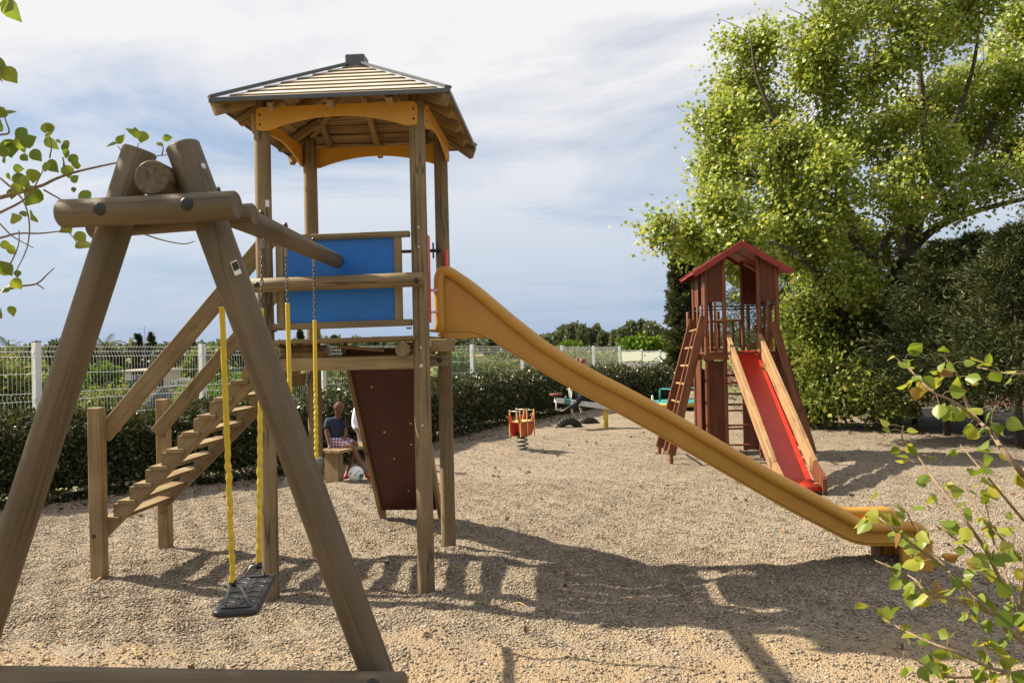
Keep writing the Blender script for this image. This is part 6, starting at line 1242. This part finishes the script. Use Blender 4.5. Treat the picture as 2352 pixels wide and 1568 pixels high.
# umbrella pines and the poplar rows on the horizon
for x, y, rx, ry_, Y, lab in ((1475, 797, 46, 17, 60, 'bright green domed tree above the grey windbreak cloth'), (1310, 800, 26, 9, 70, 'small bright green dome between the poplar rows'), (1548, 805, 22, 14, 60, 'bright green bush left of the column cypress')): btree('domed_tree', lab, [B(x, y, rx, ry_, Y), B(x - rx * .5, y + 4, rx * .5, ry_ * .7, Y), B(x + rx * .5, y + 4, rx * .5, ry_ * .7, Y)], 5000, .3, M_PINE, True, 'bright domed trees')
M_FAR = leafmat('hazed_far_leaf', [(0.0, (0.085, 0.11, 0.07)), (0.6, (0.13, 0.16, 0.095)), (1.0, (0.19, 0.215, 0.12))], rough=.6, trans=.2)  # distance haze put into the colour: paler, greyer leaves
GPp = 'row of poplars on the horizon'
FP = [(1256, 776, 12, 'leftmost low poplar of the far left row'), (1275, 765, 13, 'rounded poplar second from the left in the far left row'), (1296, 747, 14, 'broad tall poplar in the middle of the far left row'), (1318, 740, 14, 'tallest broad poplar of the far left row'), (1338, 746, 8, 'slim poplar right of the tallest in the left row'), (1352, 756, 7, 'narrow poplar in the right half of the left row'), (1370, 744, 7, 'pointed poplar near the right end of the left row'), (1384, 760, 5, 'thin last poplar of the left row'),
      (1402, 768, 8, 'small poplar opening the right row'), (1415, 758, 8, 'slim poplar at the left of the right row'), (1430, 752, 7, 'second slim poplar of the right row'), (1450, 736, 13, 'broad poplar third in the right row'), (1473, 734, 14, 'tall broad poplar in the middle of the right row'), (1497, 738, 13, 'rounded poplar right of the middle in the right row'), (1518, 750, 11, 'low poplar near the column cypress in the right row'), (1533, 764, 9, 'last low poplar of the right row beside the cypress')]
random.seed(21)
for x, top, rx, lab in FP:
    y = (top + 802) / 2; ry_ = (802 - top) / 2 * 0.92; Y = 110 + random.uniform(-6, 6); btree('far_poplar', lab, [B(x, y - ry_ * .2, rx, ry_ * .75, Y), B(x + rx * .3, y + ry_ * .5, rx * .9, ry_ * .6, Y), B(x - rx * .3, y + ry_ * .4, rx * .9, ry_ * .6, Y)], 3400, .5, M_FAR, True, GPp, 0.5)
# low wooded skyline all round the plain
sk = []
for x in range(-200, 2700, 34): sk.append(B(x + random.uniform(-10, 10), 812 - x * 0.0205 + random.uniform(0, 4), 26, random.uniform(5, 11), 320 + random.uniform(-30, 60)))
pos, dr = blob_points([(b[0], b[1], 1) for b in sk], 260, 8, .8, .2); o = mobj('distant_woods', leaf_mesh('distant_woods', pos, 2.4, M_FAR, .8, dr, .9)); tag(o, 'low hazy line of woods along the horizon', 'woods', kind='stuff')
# slim mast and cable pole
ms = thing('mast', 'thin radio mast on the skyline right of the twin cypresses', 'mast', at(333, 830, 90)); a = at(332, 748, 90); MB().tube([(a.x, 90, -1.5), (a.x, 90, a.z)], [.05, .02], 6).build('pole', M_BARK, ms)
up_ = thing('utility_pole', 'thin utility pole in the field right of the slide bracket', 'pole', at(1089, 815, 48)); a = at(1089, 776, 48); MB().tube([(a.x, 48, -1.2), (a.x, 48, a.z)], [.07, .05], 7).build('pole', M_BARK, up_); MB().tube([a, at(1130, 786, 47), at(1180, 783, 46)], .008, 4).build('cable', M_BOLT, up_)
# litter on the gravel
M_STRAW = paint('dry_stalk', (0.46, 0.30, 0.13), rough=0.8)
stk = thing('dry_branch', 'curved pale dry branch lying at the foot of the near stair post', 'branch', gr(190, 1355)); vine('stick', [gr(133, 1367) + EZ * .03, gr(165, 1364) + EZ * .035, gr(205, 1355) + EZ * .04, gr(228, 1343) + EZ * .045, gr(242, 1328) + EZ * .05], .005, .013, M_STRAW, stk, 7)
random.seed(31)
for (x, y, dx, dy, lab) in ((505, 1305, 45, 4, 'pale straw stalk left of the swing seat'), (305, 1500, 8, 18, 'short straw stalk on the gravel near the lower left'), (1040, 1310, 40, 14, 'thin straw stalk near the front right tower post'), (1180, 1395, 30, 8, 'tan twig on the shaded gravel right of the tower'), (1590, 1395, 30, -9, 'tan leaf stalk in the slide shadow')):
    d_ = thing('straw', lab, 'straw', gr(x, y), group='dry stalks on the gravel'); vine('stalk', [gr(x, y) + EZ * .03, gr(x + dx / 2, y + dy / 2 - 2) + EZ * .04, gr(x + dx, y + dy) + EZ * .03], .005, .003, M_STRAW, d_, 6, 3)
lpos = []
for k in range(420):
    x = random.uniform(-6, 8); y = random.uniform(4, 17)
    if bool(in_play(np.array([x]), np.array([y]))[0]): lpos.append((x, y, float(g_height(x, y)) + .014))
for k in range(900):
    s = random.random(); i = random.randrange(2, 8); p = HL[i].lerp(HL[i + 1], s); d = (HL[i + 1] - HL[i]).normalized(); q = p + Vector((d.y, -d.x, 0)) * random.uniform(.2, 1.1) ; lpos.append((q.x, q.y, float(g_height(q.x, q.y)) + .014))
M_DRYL = leafmat('dry_leaf', [(0, (0.10, 0.055, 0.03)), (.6, (0.20, 0.11, 0.055)), (1, (0.34, 0.20, 0.10))], trans=.1)
o = mobj('dry_leaves', leaf_mesh('dry_leaves', np.array(lpos), 0.05, M_DRYL, .7, np.tile([0., 0., 0.], (len(lpos), 1)) + np.c_[RNG.normal(size=(len(lpos), 2)), np.zeros(len(lpos))], .25, shape='full')); tag(o, 'dry brown leaves scattered over the gravel', 'leaf litter', kind='stuff')
